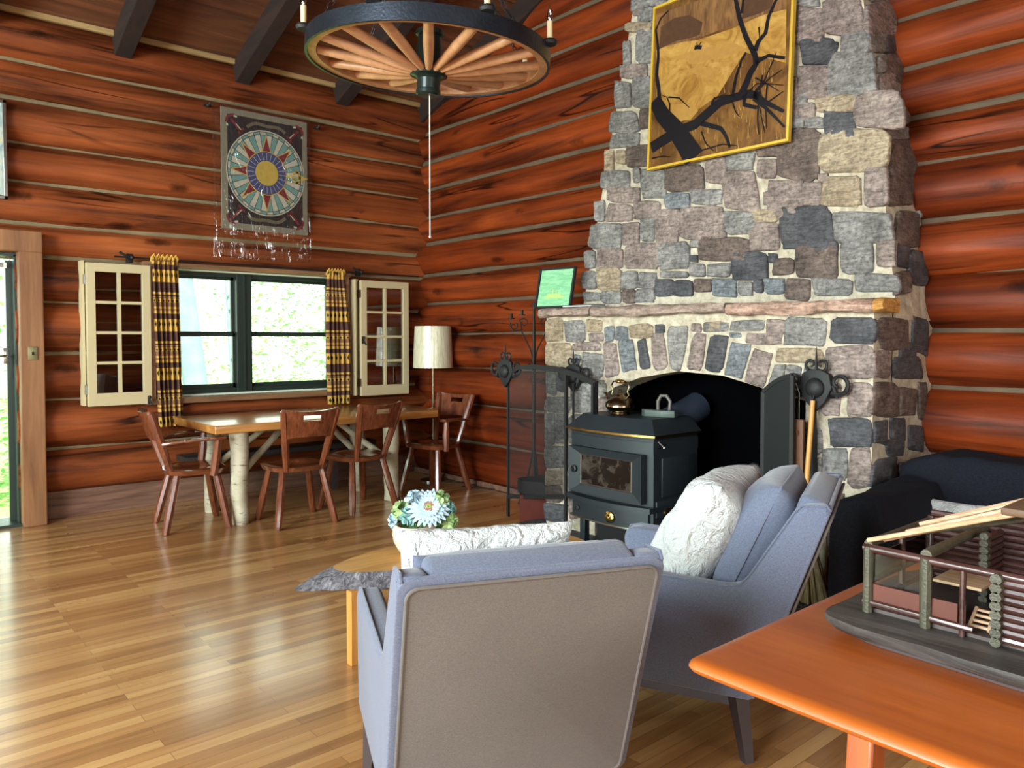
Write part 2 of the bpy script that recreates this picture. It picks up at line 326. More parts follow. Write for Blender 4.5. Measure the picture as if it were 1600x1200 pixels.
def obj(name, mb, mat, parent=None, local=False, smooth=40, origin=None, uv=False):
    me = bpy.data.meshes.new(name); o = bpy.data.objects.new(name, me); COL.objects.link(o)
    if parent is not None:
        o.parent = parent
        if not local:
            inv = world_of(parent).inverted(); vs = [inv @ v for v in mb.v]
        else: vs = mb.v
    else:
        if origin is None and not local:
            xs = [v.x for v in mb.v]; ys = [v.y for v in mb.v]; origin = Vector(((min(xs)+max(xs))/2, (min(ys)+max(ys))/2, min(v.z for v in mb.v)))
        origin = Vector(origin) if origin is not None else Vector((0, 0, 0)); vs = [v-origin for v in mb.v]; o.location = origin
    me.from_pydata([tuple(v) for v in vs], [], mb.f); me.update()
    for m in (mat if isinstance(mat, (list, tuple)) else [mat]): me.materials.append(m)
    me.polygons.foreach_set('material_index', mb.mi)
    if len(set(mb.tone)) > 1:
        a = me.attributes.new('tone', 'FLOAT', 'POINT'); a.data.foreach_set('value', mb.tone)
    bm = bmesh.new(); bm.from_mesh(me); bmesh.ops.recalc_face_normals(bm, faces=bm.faces); bm.to_mesh(me); bm.free()
    if smooth:
        me.polygons.foreach_set('use_smooth', [True]*len(me.polygons)); me.set_sharp_from_angle(angle=R(smooth))
    return o
def world_of(o):
    m = Matrix.LocRotScale(o.location, o.rotation_euler, o.scale)
    return world_of(o.parent) @ m if o.parent else m
def tag(o, label=None, cat=None, group=None, kind=None):
    if label: o['label'] = label
    if cat: o['category'] = cat
    if group: o['group'] = group
    if kind: o['kind'] = kind
    return o
def thing(name, label, cat, loc=(0, 0, 0), rz=0, group=None):
    o = bpy.data.objects.new(name, None); COL.objects.link(o); o.location = loc; o.rotation_euler = (0, 0, rz); o.empty_display_size = .1
    return tag(o, label, cat, group)
def copy_tree(o, parent=None):
    c = o.copy(); COL.objects.link(c)
    if parent is not None: c.parent = parent
    for ch in [x for x in COL.objects if x.parent == o]: copy_tree(ch, c)
    return c
def struct(name, mb, mat, parent=None, **kw):
    o = obj(name, mb, mat, parent, **kw)
    if parent is None: o['kind'] = 'structure'
    return o

# ================================================================== STRUCTURE
XL, YR = -9.0, -8.8                                   # far left wall and rear wall
SEAM_A = [.19, .55, .92, 1.28, 1.68, 2.02, 2.27, 2.58, 2.87, 3.19, 3.48, 3.82]
SEAM_B = [-.02, .385, .745, 1.12, 1.44, 1.76, 2.06, 2.39, 2.66, 2.95, 3.236, 3.53, 3.83, 4.13, 4.43, 4.73, 5.03, 5.35]
SL = .36; RIDGE = -4.3; Z0 = 3.80
def zc(y): return Z0 + SL*min(-y, y-2*RIDGE)          # ceiling underside
def log(mb, ax, fixed, a, b, z, r, tone):
    n = 22; L = abs(b-a); k = max(2, int(L/.14)); vs = []
    sd = tone*50
    for i in range(k+1):
        p = a+(b-a)*i/k
        wob = .014*noise.noise(Vector((p*.9, sd, z))); rs = r*(1+.05*(2*i/k-1)*(1 if tone*10 % 2 > 1 else -1)*min(1, L/5)+.035*noise.noise(Vector((p*.5, sd+9, z))))
        for j in range(n):
            t = 2*pi*j/n
            q = rs*(1+.030*noise.noise(Vector((p*1.8, cos(t)*1.2+sd, sin(t)*1.2))) + .012*noise.noise(Vector((p*5, cos(t)*4+sd, sin(t)*4))))
            cc = (fixed+cos(t)*q+wob, z+sin(t)*q*1.01+wob)
            vs.append((p, cc[0], cc[1]) if ax == 0 else (cc[0], p, cc[1]))
    fs = [(i*n+j, i*n+(j+1) % n, (i+1)*n+(j+1) % n, (i+1)*n+j) for i in range(k) for j in range(n)] + [tuple(range(n)), tuple(k*n+j for j in range(n))]
    mb.add(vs, fs, 0, tone)
def log_wall(name, ax, fixed, seams, span, inward, opens, mat, gable=False, seed=1, tones=None):
    rnd = random.Random(seed); mb = MB(); ck = MB()
    for i in range(len(seams)-1):
        z0, z1 = seams[i], seams[i+1]; z = (z0+z1)/2; r = (z1-z0)/2+.004
        segs = [span]
        if gable and z0 > Z0-.1:
            g = (z0-Z0)/SL-.25; segs = [(2*RIDGE+max(0, g), -max(0, g)+.15)]
        for (o0, o1, oz0, oz1) in opens:
            if z0 < oz1-.06 and z1 > oz0+.06:
                segs = [q for s0, s1 in segs for q in ((s0, min(s1, o0)), (max(s0, o1), s1)) if q[1]-q[0] > .05]
        for s0, s1 in segs:
            log(mb, ax, fixed-inward*(-.0) - inward*.05, s0, s1, z, r, rnd.random() if tones is None else tones[i % len(tones)])
            if i:                                    # chinking strip on the top of the log below
                k = max(2, int((s1-s0)/.25)); f = fixed-inward*.006
                pts = []
                for q in range(k+1):
                    p = s0+(s1-s0)*q/k; d = .014*noise.noise(Vector((p*2.1, z0*7, seed)))
                    pts.append((p, f+d, z0+.004+d) if ax == 0 else (f+d, p, z0+.004+d))
                ck.tube(pts, [.030+.007*noise.noise(Vector((q*.9, z0*5, 3))) for q in range(k+1)], 8)
    w_ = struct(name, mb, M[mat], origin=(0, 0, 0), smooth=50)
    obj('chinking', ck, M['chink' if ax == 0 else 'chinkB'], w_, smooth=60)
    return w_
DOOR = (-4.60, -3.715, -.1, 2.035); WIN = (-2.80, -1.02, .955, 1.985)
log_wall('wall_back', 0, 0, SEAM_A, (XL-.3, .22), -1, [DOOR, WIN], 'logA', seed=3, tones=[.55, .62, .35, .7, .45, .9, .85, .55, .75, .62, .35])
log_wall('wall_right', 1, 0, SEAM_B, (YR-.3, .22), -1, [], 'logB', True, seed=5, tones=[.25, .35, .3, .55, .45, .6, .3, .7, .45, .65, .4, .3, .6, .3, .5, .4, .6])
WC = [(-7.3, -3.9, .85, 3.45), (-3.5, -1.3, .6, 2.35)]
log_wall('wall_left', 1, XL, SEAM_B, (YR-.3, .3), 1, WC, 'logB', True, seed=8)
WD = [(-7.7, -5.5, .9, 2.4), (-4.2, -2.0, .9, 2.45)]
log_wall('wall_rear', 0, YR, SEAM_A, (XL-.3, .3), 1, WD, 'logA', seed=9)
# floor, ceiling, base boards
struct('floor', MB().box((-4.4, -4.4, -.06), (9.8, 9.4, .12)), M['floor'], origin=(0, 0, 0), smooth=0)
mb = MB()
for s_, e_ in ((0.25, RIDGE), (YR-.25, RIDGE)):
    mb.prism([(XL-.4, s_, zc(s_)), (.3, s_, zc(s_)), (.3, e_, zc(e_)), (XL-.4, e_, zc(e_))], (0, 0, .12))
    n = int(abs(e_-s_)/.2)
    for i in range(n):                                # tongue and groove planks running along X
        y0 = s_+(e_-s_)*i/n; y1 = s_+(e_-s_)*(i+1)/n; g = .006*(1 if y1 > y0 else -1)
        mb.prism([(XL-.3, y0+g, zc(y0+g)), (.2, y0+g, zc(y0+g)), (.2, y1-g, zc(y1-g)), (XL-.3, y1-g, zc(y1-g))], (0, 0, -.015))
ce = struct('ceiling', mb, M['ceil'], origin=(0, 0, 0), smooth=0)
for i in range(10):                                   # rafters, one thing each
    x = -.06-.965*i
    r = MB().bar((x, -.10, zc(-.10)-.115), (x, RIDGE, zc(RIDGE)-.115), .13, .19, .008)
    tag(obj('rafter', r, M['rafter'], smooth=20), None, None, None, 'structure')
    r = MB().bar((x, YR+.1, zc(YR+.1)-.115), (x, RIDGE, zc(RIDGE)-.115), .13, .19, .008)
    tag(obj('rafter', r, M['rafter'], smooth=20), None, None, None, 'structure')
struct('trim_1', MB().box((-4.5, -.115, 3.835), (9, .03, .09)), M['paletrim'], smooth=0)          # pale board on the top log
struct('baseboard_back', MB().box((-4.95+.12, .01, .095), (9.0-8.9+.0+.1, .05, .19)).box((-1.74, .01, .105), (3.6, .06, .21), bev=.004).box((-1.7, .09, .15), (4.0, .04, .34)).box((-6.9, .01, .095), (4.5, .06, .19)), M['board'], smooth=0)
struct('baseboard_right', MB().box((-.150, -1.35, .03), (.02, 2.6, .045)).box((-.15, -6.9, .03), (.02, 3.5, .045)), M['board'], smooth=0)
# ---- door 1 : green-black glazed door in a wide pine casing
struct('trim_2', MB().box((-3.625, -.085, 1.02), (.155, .25, 2.04), bev=.008).box((-4.165, -.085, 2.115), (1.235, .25, .16), bev=.008).box((-4.68, -.085, 1.02), (.155, .25, 2.04), bev=.008), M['doorwood'], smooth=20)
struct('trim_3', MB().box((-3.712, -.02, 1.01), (.012, .16, 2.02)).box((-4.15, -.02, 2.02), (.9, .16, .025)).box((-4.15, .0, .012), (.9, .3, .024)), M['greenblack'], smooth=0)
d = MB(); x0, x1 = -4.59, -3.712; y = .03
for c, s in (((x1-.0225, y, 1.0), (.045, .045, 1.97)), ((x0+.055, y, 1.0), (.11, .045, 1.97)), (((x0+x1)/2, y, 1.93), (.64, .045, .11)), (((x0+x1)/2, y, .33), (.64, .045, .55)), (((x0+x1)/2, y, .12), (.64, .03, .2))):
    d.box(c, s, bev=.004)
d1 = struct('door_1', d, M['greenblack'], smooth=20)
obj('pane', MB().box(((x0+x1)/2, y+.005, 1.24), (.66, .006, 1.30)), M['glass'], d1, smooth=0)
hb = MB(); hb.tube([(x1-.16, y-.06, 1.27), (x1-.05, y-.06, 1.27)], .009, 8).tube([(x1-.055, y-.06, 1.27), (x1-.055, y-.02, 1.27)], .008, 8).box((x1-.055, y-.025, 1.27), (.03, .012, .12), bev=.003)
tag(obj('door_handle', hb, M['chrome'], d1), 'steel lever handle')
tag(obj('door_closer', MB().tube([(x1-.6, y-.05, 1.945), (x1-.06, y-.05, 1.945)], .014, 10).box((x1-.06, y-.04, 1.945), (.04, .03, .04)), M['chrome'], d1), 'steel closer tube')
obj('hinge', MB().box((x1+.005, y-.03, 1.24), (.022, .02, .09)).box((x1+.005, y-.03, 1.12), (.022, .02, .03)), M['chrome'], d1, smooth=0)
lp = MB().box((-3.625, -.215, 1.29), (.062, .008, .10), bev=.003)
lpo = tag(obj('switch_plate', lp, plain('antique_plate', (.26, .23, .12), .4, .5)), 'small tarnished brass switch plate screwed to the pine door casing', 'switch')
obj('toggle', MB().box((-3.625, -.223, 1.29), (.014, .012, .024)), M['iron'], lpo, smooth=0)
# ---- window 1 : twin green-black sash window
yw = .02; wx0, wx1, wz0, wz1 = -2.76, -1.06, .93, 1.975
f = MB()
f.box(((wx0+wx1)/2, yw, wz0+.0), (wx1-wx0, .12, .07)).box(((wx0+wx1)/2, yw, wz1-.01), (wx1-wx0, .12, .045)).box((wx0+.02, yw, 1.45), (.05, .12, 1.05)).box((wx1-.02, yw, 1.45), (.05, .12, 1.05))
f.box((-1.965, yw-.01, 1.45), (.135, .13, 1.05), bev=.004).box((-1.965, yw-.08, 1.45), (.012, .012, 1.03))
w1 = struct('window_1', f, M['greenblack'], smooth=0)
for a, b in ((wx0+.045, -2.03), (-1.90, wx1-.045)):
    s = MB(); m_ = (a+b)/2
    for (za, zb, yo) in ((wz0+.035, 1.445, -.012), (1.425, wz1-.03, .018)):
        s.box((m_, yw+yo, za+.018), (b-a, .03, .036)).box((m_, yw+yo, zb-.012), (b-a, .03, .028)).box((a+.012, yw+yo, (za+zb)/2), (.024, .03, zb-za)).box((b-.012, yw+yo, (za+zb)/2), (.024, .03, zb-za))
    so = obj('sash', s, M['greenblack'], w1, smooth=0)
    obj('pane', MB().box((m_, yw+.006, (wz0+wz1)/2), (b-a-.02, .005, wz1-wz0-.08)), M['glass'], so, smooth=0)
struct('trim_4', MB().box(((wx0+wx1)/2, -.10, 2.005), (1.86, .20, .035)).box(((wx0+wx1)/2, -.10, .885), (1.86, .22, .05), bev=.006).box((wx0-.03, -.1, 1.45), (.05, .22, 1.1)).box((wx1+.03, -.1, 1.45), (.05, .22, 1.1)), wood('window_lining', (.16, .075, .035, 1), (.36, .19, .09, 1), 'X', 1.2, .5), smooth=0)
struct('trim_5', MB().box(((wx0+wx1)/2, -.06, 1.982), (1.70, .06, .016)).box(((wx0+wx1)/2, -.07, .918), (1.70, .04, .014)), plain('white_flashing', (.75, .85, .68), .5), smooth=0)
# windows of the walls behind the camera
for k, (a, b, z0, z1) in enumerate(WC+WD):
    f = MB()
    for i in range(4):
        p = a+(b-a)*i/3
        if k < 2: f.box((XL, p, (z0+z1)/2), (.1, .07, z1-z0+.1))
        else: f.box((p, YR, (z0+z1)/2), (.07, .1, z1-z0+.1))
    for z in (z0, (z0+z1)/2, z1):
        if k < 2: f.box((XL, (a+b)/2, z), (.1, b-a, .06))
        else: f.box(((a+b)/2, YR, z), (b-a, .1, .06))
    struct('window_%d' % (k+2), f, M['greenblack'], smooth=0)

# ================================================================== OUTDOORS
tag(obj('ground', MB().box((-3, 14, -.55), (60, 28, .1)), M['grass'], origin=(0, 0, 0), smooth=0), kind='structure')
def leaves(mb, c, rx, rz, n, sz, flat=.4):
    for _ in range(n):
        while True:
            p = Vector((random.uniform(-1, 1), random.uniform(-1, 1), random.uniform(-1, 1)))
            if .25 < p.length < 1: break
        q = Vector(c)+Vector((p.x*rx, p.y*rx, p.z*rz))
        if noise.noise(q*1.3) < -.10 or noise.noise(q*3.7) < -.12: continue
        nrm = Vector((random.gauss(0, 1)*flat, random.gauss(0, 1)*flat, 1)).normalized(); t = nrm.orthogonal().normalized()
        t.rotate(Matrix.Rotation(random.uniform(0, 6.3), 3, nrm)); b = nrm.cross(t); s = sz*random.uniform(.6, 1.3)
        mb.add([q-t*s, q-b*s*.5+nrm*s*.1, q+t*s, q+b*s*.5+nrm*s*.1], [(0, 1, 2, 3)])
def tree(name, label, cat, x, y, h, r, crown, mat, n, sz, lean=0, tm='trunk', z0=.6):
    t = thing(name, label, cat, (x, y, -.5), 0, 'trees outside the window')
    pts = [(x+lean*i/8*h, y, -.5+h*i/8) for i in range(9)]
    obj('trunk', MB().tube(pts, [r*(1-.06*i) for i in range(9)], 12, jitter=.15), M[tm], t)
    mb = MB()
    for (cx, cy, cz, rx, rz) in crown: leaves(mb, (x+cx, y+cy, cz), rx, rz, n, sz)
    if crown: tag(obj('foliage', mb, M[mat], t, smooth=0), kind='stuff')
b0 = wa(322, 614, 2.2); b1 = wa(298, 440, 2.2)
tree('leaning_tree', 'pale leaning tree trunk close outside the left half of the window', 'tree', b0.x+.05, 2.2, 7, .15, [], 'leaf', 0, .05, (b1.x-b0.x)/max(.1, b1.z-b0.z), 'trunk')
b2 = wa(352, 600, 3.6); tree('broadleaf_tree', 'thin sunlit leafy tree just right of the leaning trunk', 'tree', b2.x+.2, 3.6, 7, .07, [(0, 0, 1.7, 1.0, 1.5), (.3, .6, .2, 1.1, .9), (-1.2, .5, 2.6, 1.0, .9)], 'leaf', 1500, .045, -.05)
tree('evergreen_tree', 'spreading bright green tree filling the right half of the window', 'tree', 1.6, 4.2, 8, .08, [(0, 0, 1.2, 1.5, 1.5), (.8, .6, .4, 1.4, 1.1), (-.5, .2, 2.8, 1.3, 1.2)], 'needle', 3200, .045)
tree('young_maple', 'young leafy tree seen low behind the window mullion', 'tree', .3, 6.0, 6, .05, [(0, 0, .7, 1.4, 1.3), (-1.6, .4, .2, 1.2, .9)], 'leaf', 1700, .06)
tree('background_tree', 'leafy tree outside the glazed door', 'tree', -3.4, 4.5, 7, .10, [(0, 0, 1.5, 1.2, 2.0), (.3, 0, -.1, 1.2, .8)], 'leaf', 1300, .08)
tree('background_tree', 'blurred sunlit tree far behind the right window half', 'tree', 4.5, 8.0, 9, .10, [(0, 0, 1.5, 2.2, 2.4), (-2.5, .5, 1.0, 2.0, 1.6)], 'leaf', 2000, .09)

# ================================================================== FIREPLACE
XF = -.75                                             # lower front face
YL, YRT = -2.70, -5.10
def xup(z): return -.50+(z-1.65)*.055                 # upper chimney leans and tapers
def yl(z): return -2.81-(z-1.65)*.177
def yr(z): return -5.10+(z-1.65)*.142
fp = thing('fieldstone_fireplace', 'tapering fieldstone fireplace and chimney with thick white mortar', 'fireplace', (-.4, -3.9, 0))
AR = [(930, 640), (938, 622), (960, 605), (1000, 590), (1060, 580), (1130, 587), (1190, 606), (1235, 625)]
arch = [wb(u, v, XF) for u, v in AR]; ya0, ya1 = arch[0].y, -4.74
arch[-1] = Vector((XF, ya1, arch[-1].z))
outline = [Vector((XF, YL, 0)), Vector((XF, YL, 1.56)), Vector((XF, YRT, 1.56)), Vector((XF, YRT, 0)), Vector((XF, ya1, 0))]+arch[::-1]+[Vector((XF, ya0, 0))]
mb = MB().prism(outline, (.22, 0, 0))
mb.box((-.16, -2.85, .78), (.76, .30, 1.56)).box((-.16, -4.96, .78), (.76, .28, 1.56))
mb.box((-.12, -3.9, 1.42), (.60, 2.4, .28))
zt = 5.6
def cpt(z, l, back): return Vector(((.05 if back else xup(z)+.012), yl(z)+(-.012 if l else 0) if l else yr(z)+.012, z))
a = [cpt(1.5, 1, 0), cpt(1.5, 0, 0), cpt(1.5, 0, 1), cpt(1.5, 1, 1)]; b = [cpt(zt, 1, 0), cpt(zt, 0, 0), cpt(zt, 0, 1), cpt(zt, 1, 1)]
mb.add(a+b, [(0, 1, 5, 4), (1, 2, 6, 5), (2, 3, 7, 6), (3, 0, 4, 7), (0, 1, 2, 3), (4, 5, 6, 7)])
obj('masonry', mb, M['mortar'], fp, smooth=0)
obj('firebox', MB().box((-.255, -3.95, .75), (.03, 1.9, 1.5)).box((-.2, -3.02, .7), (.66, .05, 1.4)).box((-.2, -4.80, .7), (.66, .05, 1.4)).box((-.2, -3.9, 1.27), (.66, 1.8, .04)).box((-.2, -3.9, .012), (.68, 1.8, .02)), M['soot'], fp, smooth=0)
# stones surveyed from the photo: crop offsets, scale, plane, then boxes / quads with a stone kind
UPN = Vector((-1, 0, .055)).normalized(); UP0 = Vector((xup(1.65), 0, 1.65))
SDN = Vector((0, -1, .142)).normalized(); SD0 = Vector((0, yr(1.65), 1.65))
PL = {'F': (Vector((XF, 0, 0)), Vector((-1, 0, 0))), 'U': (UP0, UPN), 'S': (SD0, SDN), 'L': (Vector((0, YRT, 0)), Vector((0, -1, 0)))}
UPS = '''270 -25 320 60 p,322 -5 400 24 g,292 30 350 84 g,250 88 347 126 t,290 112 350 240 g,235 158 262 262 g,222 250 330 308 p,267 300 347 412 g,205 320 262 418 g,183 430 287 522 g,298 420 347 500 b,186 522 300 575 g,163 583 196 667 t,204 585 246 640 t,248 570 337 650 b,150 665 262 735 g,274 655 302 712 g,308 665 402 770 g,176 730 300 790 p,404 648 550 742 b,555 615 641 716 p,643 593 737 665 g,760 625 836 692 p,752 568 850 612 b,845 498 1000 702 b,1003 500 1255 667 t,945 455 1016 502 g,1016 430 1136 540 d,918 400 980 466 p,984 370 1132 436 t,1038 200 1216 366 g,920 260 1040 388 p,930 148 1060 252 d,1080 110 1192 212 g,903 28 1016 172 p,1022 0 1172 132 p,896 -20 1000 28 g,1138 350 1320 498 p,890 300 920 470 p,170 800 268 866 p,274 785 372 858 p,393 753 496 816 u,500 740 616 797 g,624 668 760 822 p,784 752 832 800 p,803 700 932 852 p,934 713 1006 802 p,1014 688 1156 797 t,1180 655 1266 802 p,998 678 1032 714 p,125 780 161 866 g,105 875 225 972 g,229 868 296 962 p,304 848 356 936 g,363 818 452 952 p,460 808 622 938 p,630 830 746 912 g,738 820 832 866 t,728 868 842 982 p,858 808 1057 977 d,1060 820 1282 942 g,83 980 126 1050 g,133 968 236 1052 p,240 953 376 1052 p,374 948 500 1052 g,524 925 722 1026 b,498 938 532 966 g,497 996 525 1024 d,495 1030 556 1080 g,560 1030 652 1080 g,655 985 796 1092 d,800 988 836 1028 d,820 1008 902 1074 b,904 948 1067 1084 b,1078 948 1212 1067 g,1224 943 1296 1042 p,134 1045 226 1132 t,224 1060 288 1130 g,290 1066 360 1126 g,384 1060 490 1086 g,72 1060 128 1128 g,78 1142 150 1176 g,154 1136 230 1186 g,236 1130 282 1182 b,286 1126 350 1182 g,362 1093 426 1156 d,432 1096 506 1156 d,510 1088 580 1140 b,584 1090 680 1156 u,686 1100 740 1152 g,746 1094 780 1142 d,788 1090 866 1146 u,870 1090 966 1168 b,974 1088 1132 1152 g,1140 1068 1306 1142 g'''
UPSIDE = '''1192 10 1300 135 p,1190 125 1256 205 g,1257 140 1300 207 d,1226 216 1256 282 g,1260 214 1326 332 b,1240 286 1312 362 p,1326 366 1376 482 b,1262 500 1350 545 g,1280 548 1382 684 b,1266 690 1362 802 b,1300 830 1386 962 b,1298 962 1350 1042 d,1350 990 1420 1112 d,1300 1060 1356 1150 b,1230 380 1325 492 g,1385 700 1400 850 g,1195 -90 1290 0 g'''
LOW = '''100 157 196 292 t,220 163 340 292 g,344 158 450 232 t,360 240 456 296 p,464 203 520 292 u,526 203 606 292 u,98 310 250 442 t,264 300 432 356 p,320 370 452 528 g,270 374 306 452 u,94 475 160 627 g,168 490 216 612 d,94 640 236 735 g,88 750 150 942 g,156 750 232 942 g,250 545 402 740 g,236 760 330 930 g,90 948 238 1090 g,620 188 752 272 t,778 188 836 242 d,1004 183 1066 236 p,1080 172 1190 235 t,425 560 470 640 g,418 650 480 740 p,400 535 460 556 g,240 950 330 1090 g,90 1100 200 1190 t,88 1200 196 1300 b,208 1104 330 1230 g,88 1312 230 1420 d,242 1244 332 1400 p'''
LOWR = '''0 145 92 180 g,100 140 222 180 g,228 138 292 190 p,298 133 446 224 g,470 133 620 222 d,96 184 134 202 u,158 188 286 226 p,264 240 432 292 t,440 235 606 352 p,520 370 606 487 p,448 500 612 597 d,430 600 516 722 g,524 605 606 742 p,430 370 492 482 p,300 300 352 372 g,360 310 425 365 g,440 770 512 868 b,430 760 350 900 b,444 895 506 975 b,444 985 512 1120 d,360 640 425 755 g,365 520 425 625 g,370 780 430 900 d'''
LOWS = '''624 135 740 247 b,746 128 802 262 d,610 245 666 352 p,684 278 782 352 d,610 368 696 487 b,700 385 762 482 b,610 505 656 587 d,670 490 726 572 d,730 520 786 612 d,654 570 716 627 d,604 640 692 742 d,700 650 742 702 d,700 220 760 272 d,770 360 800 500 b'''
VS = [[(455, 310), (532, 304), (556, 500), (470, 528)], [(545, 290), (636, 280), (664, 472), (572, 490)], [(668, 292), (712, 262), (750, 455), (690, 470)], [(752, 255), (832, 250), (858, 460), (768, 465)], [(850, 212), (992, 202), (942, 466), (872, 466)], [(1022, 247), (1100, 240), (1068, 472), (972, 470)]]
VK = 'pudpgp'
VS2 = [[(28, 195), (92, 200), (64, 322), (2, 318)], [(102, 215), (170, 235), (136, 352), (74, 337)], [(182, 240), (250, 255), (216, 384), (148, 362)], [(256, 300), (296, 296), (292, 338), (234, 376)]]
VK2 = 'dupg'
def stone_mesh(mb, P, n, kind, depth):
    # rounded, irregular polygon through four corners, domed outwards
    c = sum(P, Vector())/4; u = ((P[1]-P[0])+(P[2]-P[3])); v = ((P[3]-P[0])+(P[2]-P[1]))
    N = 28; sd = random.uniform(0, 99); ring = []
    pw = random.uniform(.22, .42)
    for i in range(N):
        a = 2*pi*i/N; cx, sy = cos(a), sin(a)
        x = math.copysign(abs(cx)**pw, cx); y = math.copysign(abs(sy)**pw, sy)
        x = max(-1, min(1, x)); y = max(-1, min(1, y))
        s, t = (x+1)/2, (y+1)/2
        p = P[0]*(1-s)*(1-t)+P[1]*s*(1-t)+P[2]*s*t+P[3]*(1-s)*t
        sz = (p-c).length; p = c+(p-c)*(1.045+.14*noise.noise(Vector((cos(a)*1.6+sd, sin(a)*1.6, 0)))+.05*noise.noise(Vector((cos(a)*4+sd, sin(a)*4, 5))))
        ring.append(p)
    vs = [p-n*.02 for p in ring]; k = 1
    for f_, h in ((1.0, .25), (.955, .72), (.86, .95), (.55, 1.06)):
        for p in ring:
            q = c+(p-c)*f_
            h2 = depth*h+.008*noise.noise(q*14+Vector((sd, 0, 0)))*(1 if f_ < 1 else 0)
            vs.append(q+n*h2)
        k += 1
    vs.append(c+n*depth*1.05)
    fs = [(i*N+j, i*N+(j+1) % N, (i+1)*N+(j+1) % N, (i+1)*N+j) for i in range(k-1) for j in range(N)]
    fs += [((k-1)*N+j, (k-1)*N+(j+1) % N, k*N) for j in range(N)]
    mb.add(vs, fs, SK.index(kind))
def lay(mb, txt, ox, oy, sc, plane, depth=.013):
    p0, n = PL[plane]
    for it in txt.split(','):
        a = it.split(); x0, y0, x1, y1 = map(float, a[:4])
        j = lambda: random.uniform(-.07, .07)
        w_, h_ = x1-x0, y1-y0
        q = [(x0+j()*w_, y1+j()*h_), (x1+j()*w_, y1+j()*h_), (x1+j()*w_, y0+j()*h_), (x0+j()*w_, y0+j()*h_)]
        stone_mesh(mb, [ppl(ox+x/sc, oy+y/sc, p0, n) for x, y in q], n, a[4], depth)
def layq(mb, quads, kinds, ox, oy, sc, plane):
    p0, n = PL[plane]
    for q, k in zip(quads, kinds): stone_mesh(mb, [ppl(ox+x/sc, oy+y/sc, p0, n) for x, y in (q[3], q[2], q[1], q[0])], n, k, .016)
mb = MB()
lay(mb, UPS, 880, 0, 2.5, 'U'); lay(mb, LOW, 830, 460, 4, 'F'); lay(mb, LOWR, 1100, 440, 2.308, 'F')
lay(mb, UPSIDE, 880, 0, 2.5, 'S', .013); lay(mb, LOWS, 1100, 440, 2.308, 'L', .013)
layq(mb, VS, VK, 830, 460, 4, 'F'); layq(mb, VS2, VK2, 1100, 440, 2.308, 'F')
for r in range(6):                                    # courses above the frame, behind the painting and on the hidden left flank
    z = 3.72+r*.27
    y = yl(z)-.02
    while y > yr(z)+.2:
        w_ = random.uniform(.16, .36); n = UPN
        stone_mesh(mb, [Vector((xup(zz), yy, zz)) for yy, zz in ((y, z), (y-w_+.03, z), (y-w_+.03, z+.24), (y, z+.24))], n, random.choice('gpgbt'), .02); y -= w_
for r in range(4):
    y = -3.52
    while y > -4.35:
        w_ = random.uniform(.16, .3); z = 2.62+r*.25
        stone_mesh(mb, [Vector((xup(zz), yy, zz)) for yy, zz in ((y, z), (y-w_+.03, z), (y-w_+.03, z+.22), (y, z+.22))], UPN, random.choice('gpgb'), .012); y -= w_
for r in range(7):
    x = XF+.06
    while x < -.12:
        w_ = random.uniform(.16, .28); z = .03+r*.215
        stone_mesh(mb, [Vector((xx, YL, zz)) for xx, zz in ((x, z), (x+w_-.03, z), (x+w_-.03, z+.19), (x, z+.19))], Vector((0, 1, 0)), random.choice('gptb'), .02); x += w_
so = obj('stonework', mb, [STN[k] for k in SK], fp, smooth=60)
# mantel slabs
def slab(y0, y1, z0, z1, x0, x1, mat, jag=.018):
    bm = bmesh.new(); bmesh.ops.create_grid(bm, x_segments=1, y_segments=1, size=.5); bm.free()
    mb = MB(); n = max(4, int(abs(y1-y0)/.04)); sec = []
    for i in range(n+1):
        y = y0+(y1-y0)*i/n
        for k, (x, z) in enumerate(((x1, z1), (x0+.02, z1), (x0, z1-.02), (x0-.004, (z0+z1)/2), (x0, z0+.015), (x0+.02, z0), (x1, z0))):
            d = jag*noise.noise(Vector((y*7, k*1.7, z0*9)))+.5*jag*noise.noise(Vector((y*22, k*3.1, 4)))
            sec.append(Vector((x+d, y, z+d*.7)))
    m = 7; mb.add(sec, [(i*m+k, i*m+(k+1) % m, (i+1)*m+(k+1) % m, (i+1)*m+k) for i in range(n) for k in range(m)]+[tuple(range(m)), tuple(n*m+k for k in range(m))])
    return mb
ms = stone('mantel_stone', srgb(140, 118, 104), srgb(184, 162, 150), 0); ms2 = stone('mantel_stone_pink', srgb(166, 130, 112), srgb(200, 166, 148), 0)
xm = -.83
obj('mantel_slab', slab(-2.69, -3.20, 1.553, 1.619, xm, -.35, 0), ms, fp, smooth=50)
obj('mantel_slab', slab(-3.21, -4.27, 1.545, 1.615, xm, -.35, 0), ms, fp, smooth=50)
obj('mantel_slab', slab(-4.28, -5.125, 1.532, 1.602, xm, -.62, 0), ms2, fp, smooth=50)
obj('mantel_slab', slab(-5.127, -5.18, 1.530, 1.600, xm, -.64, 0), stone('mantel_end_warm_light', srgb(190, 130, 60), srgb(216, 160, 90), 0), fp, smooth=50)  # orange of the warm light on this end face is put into the stone colour
# hearth
hm = MB()
for i in range(7):
    for j in range(2): hm.box((-1.36+.62*j, -2.75-.40*i, .014), (.60, .385, .03), bev=.006, mi=0)
obj('hearth', hm, stone('hearth_slate', (.035, .038, .045, 1), (.09, .095, .11, 1), 0), fp, smooth=20)

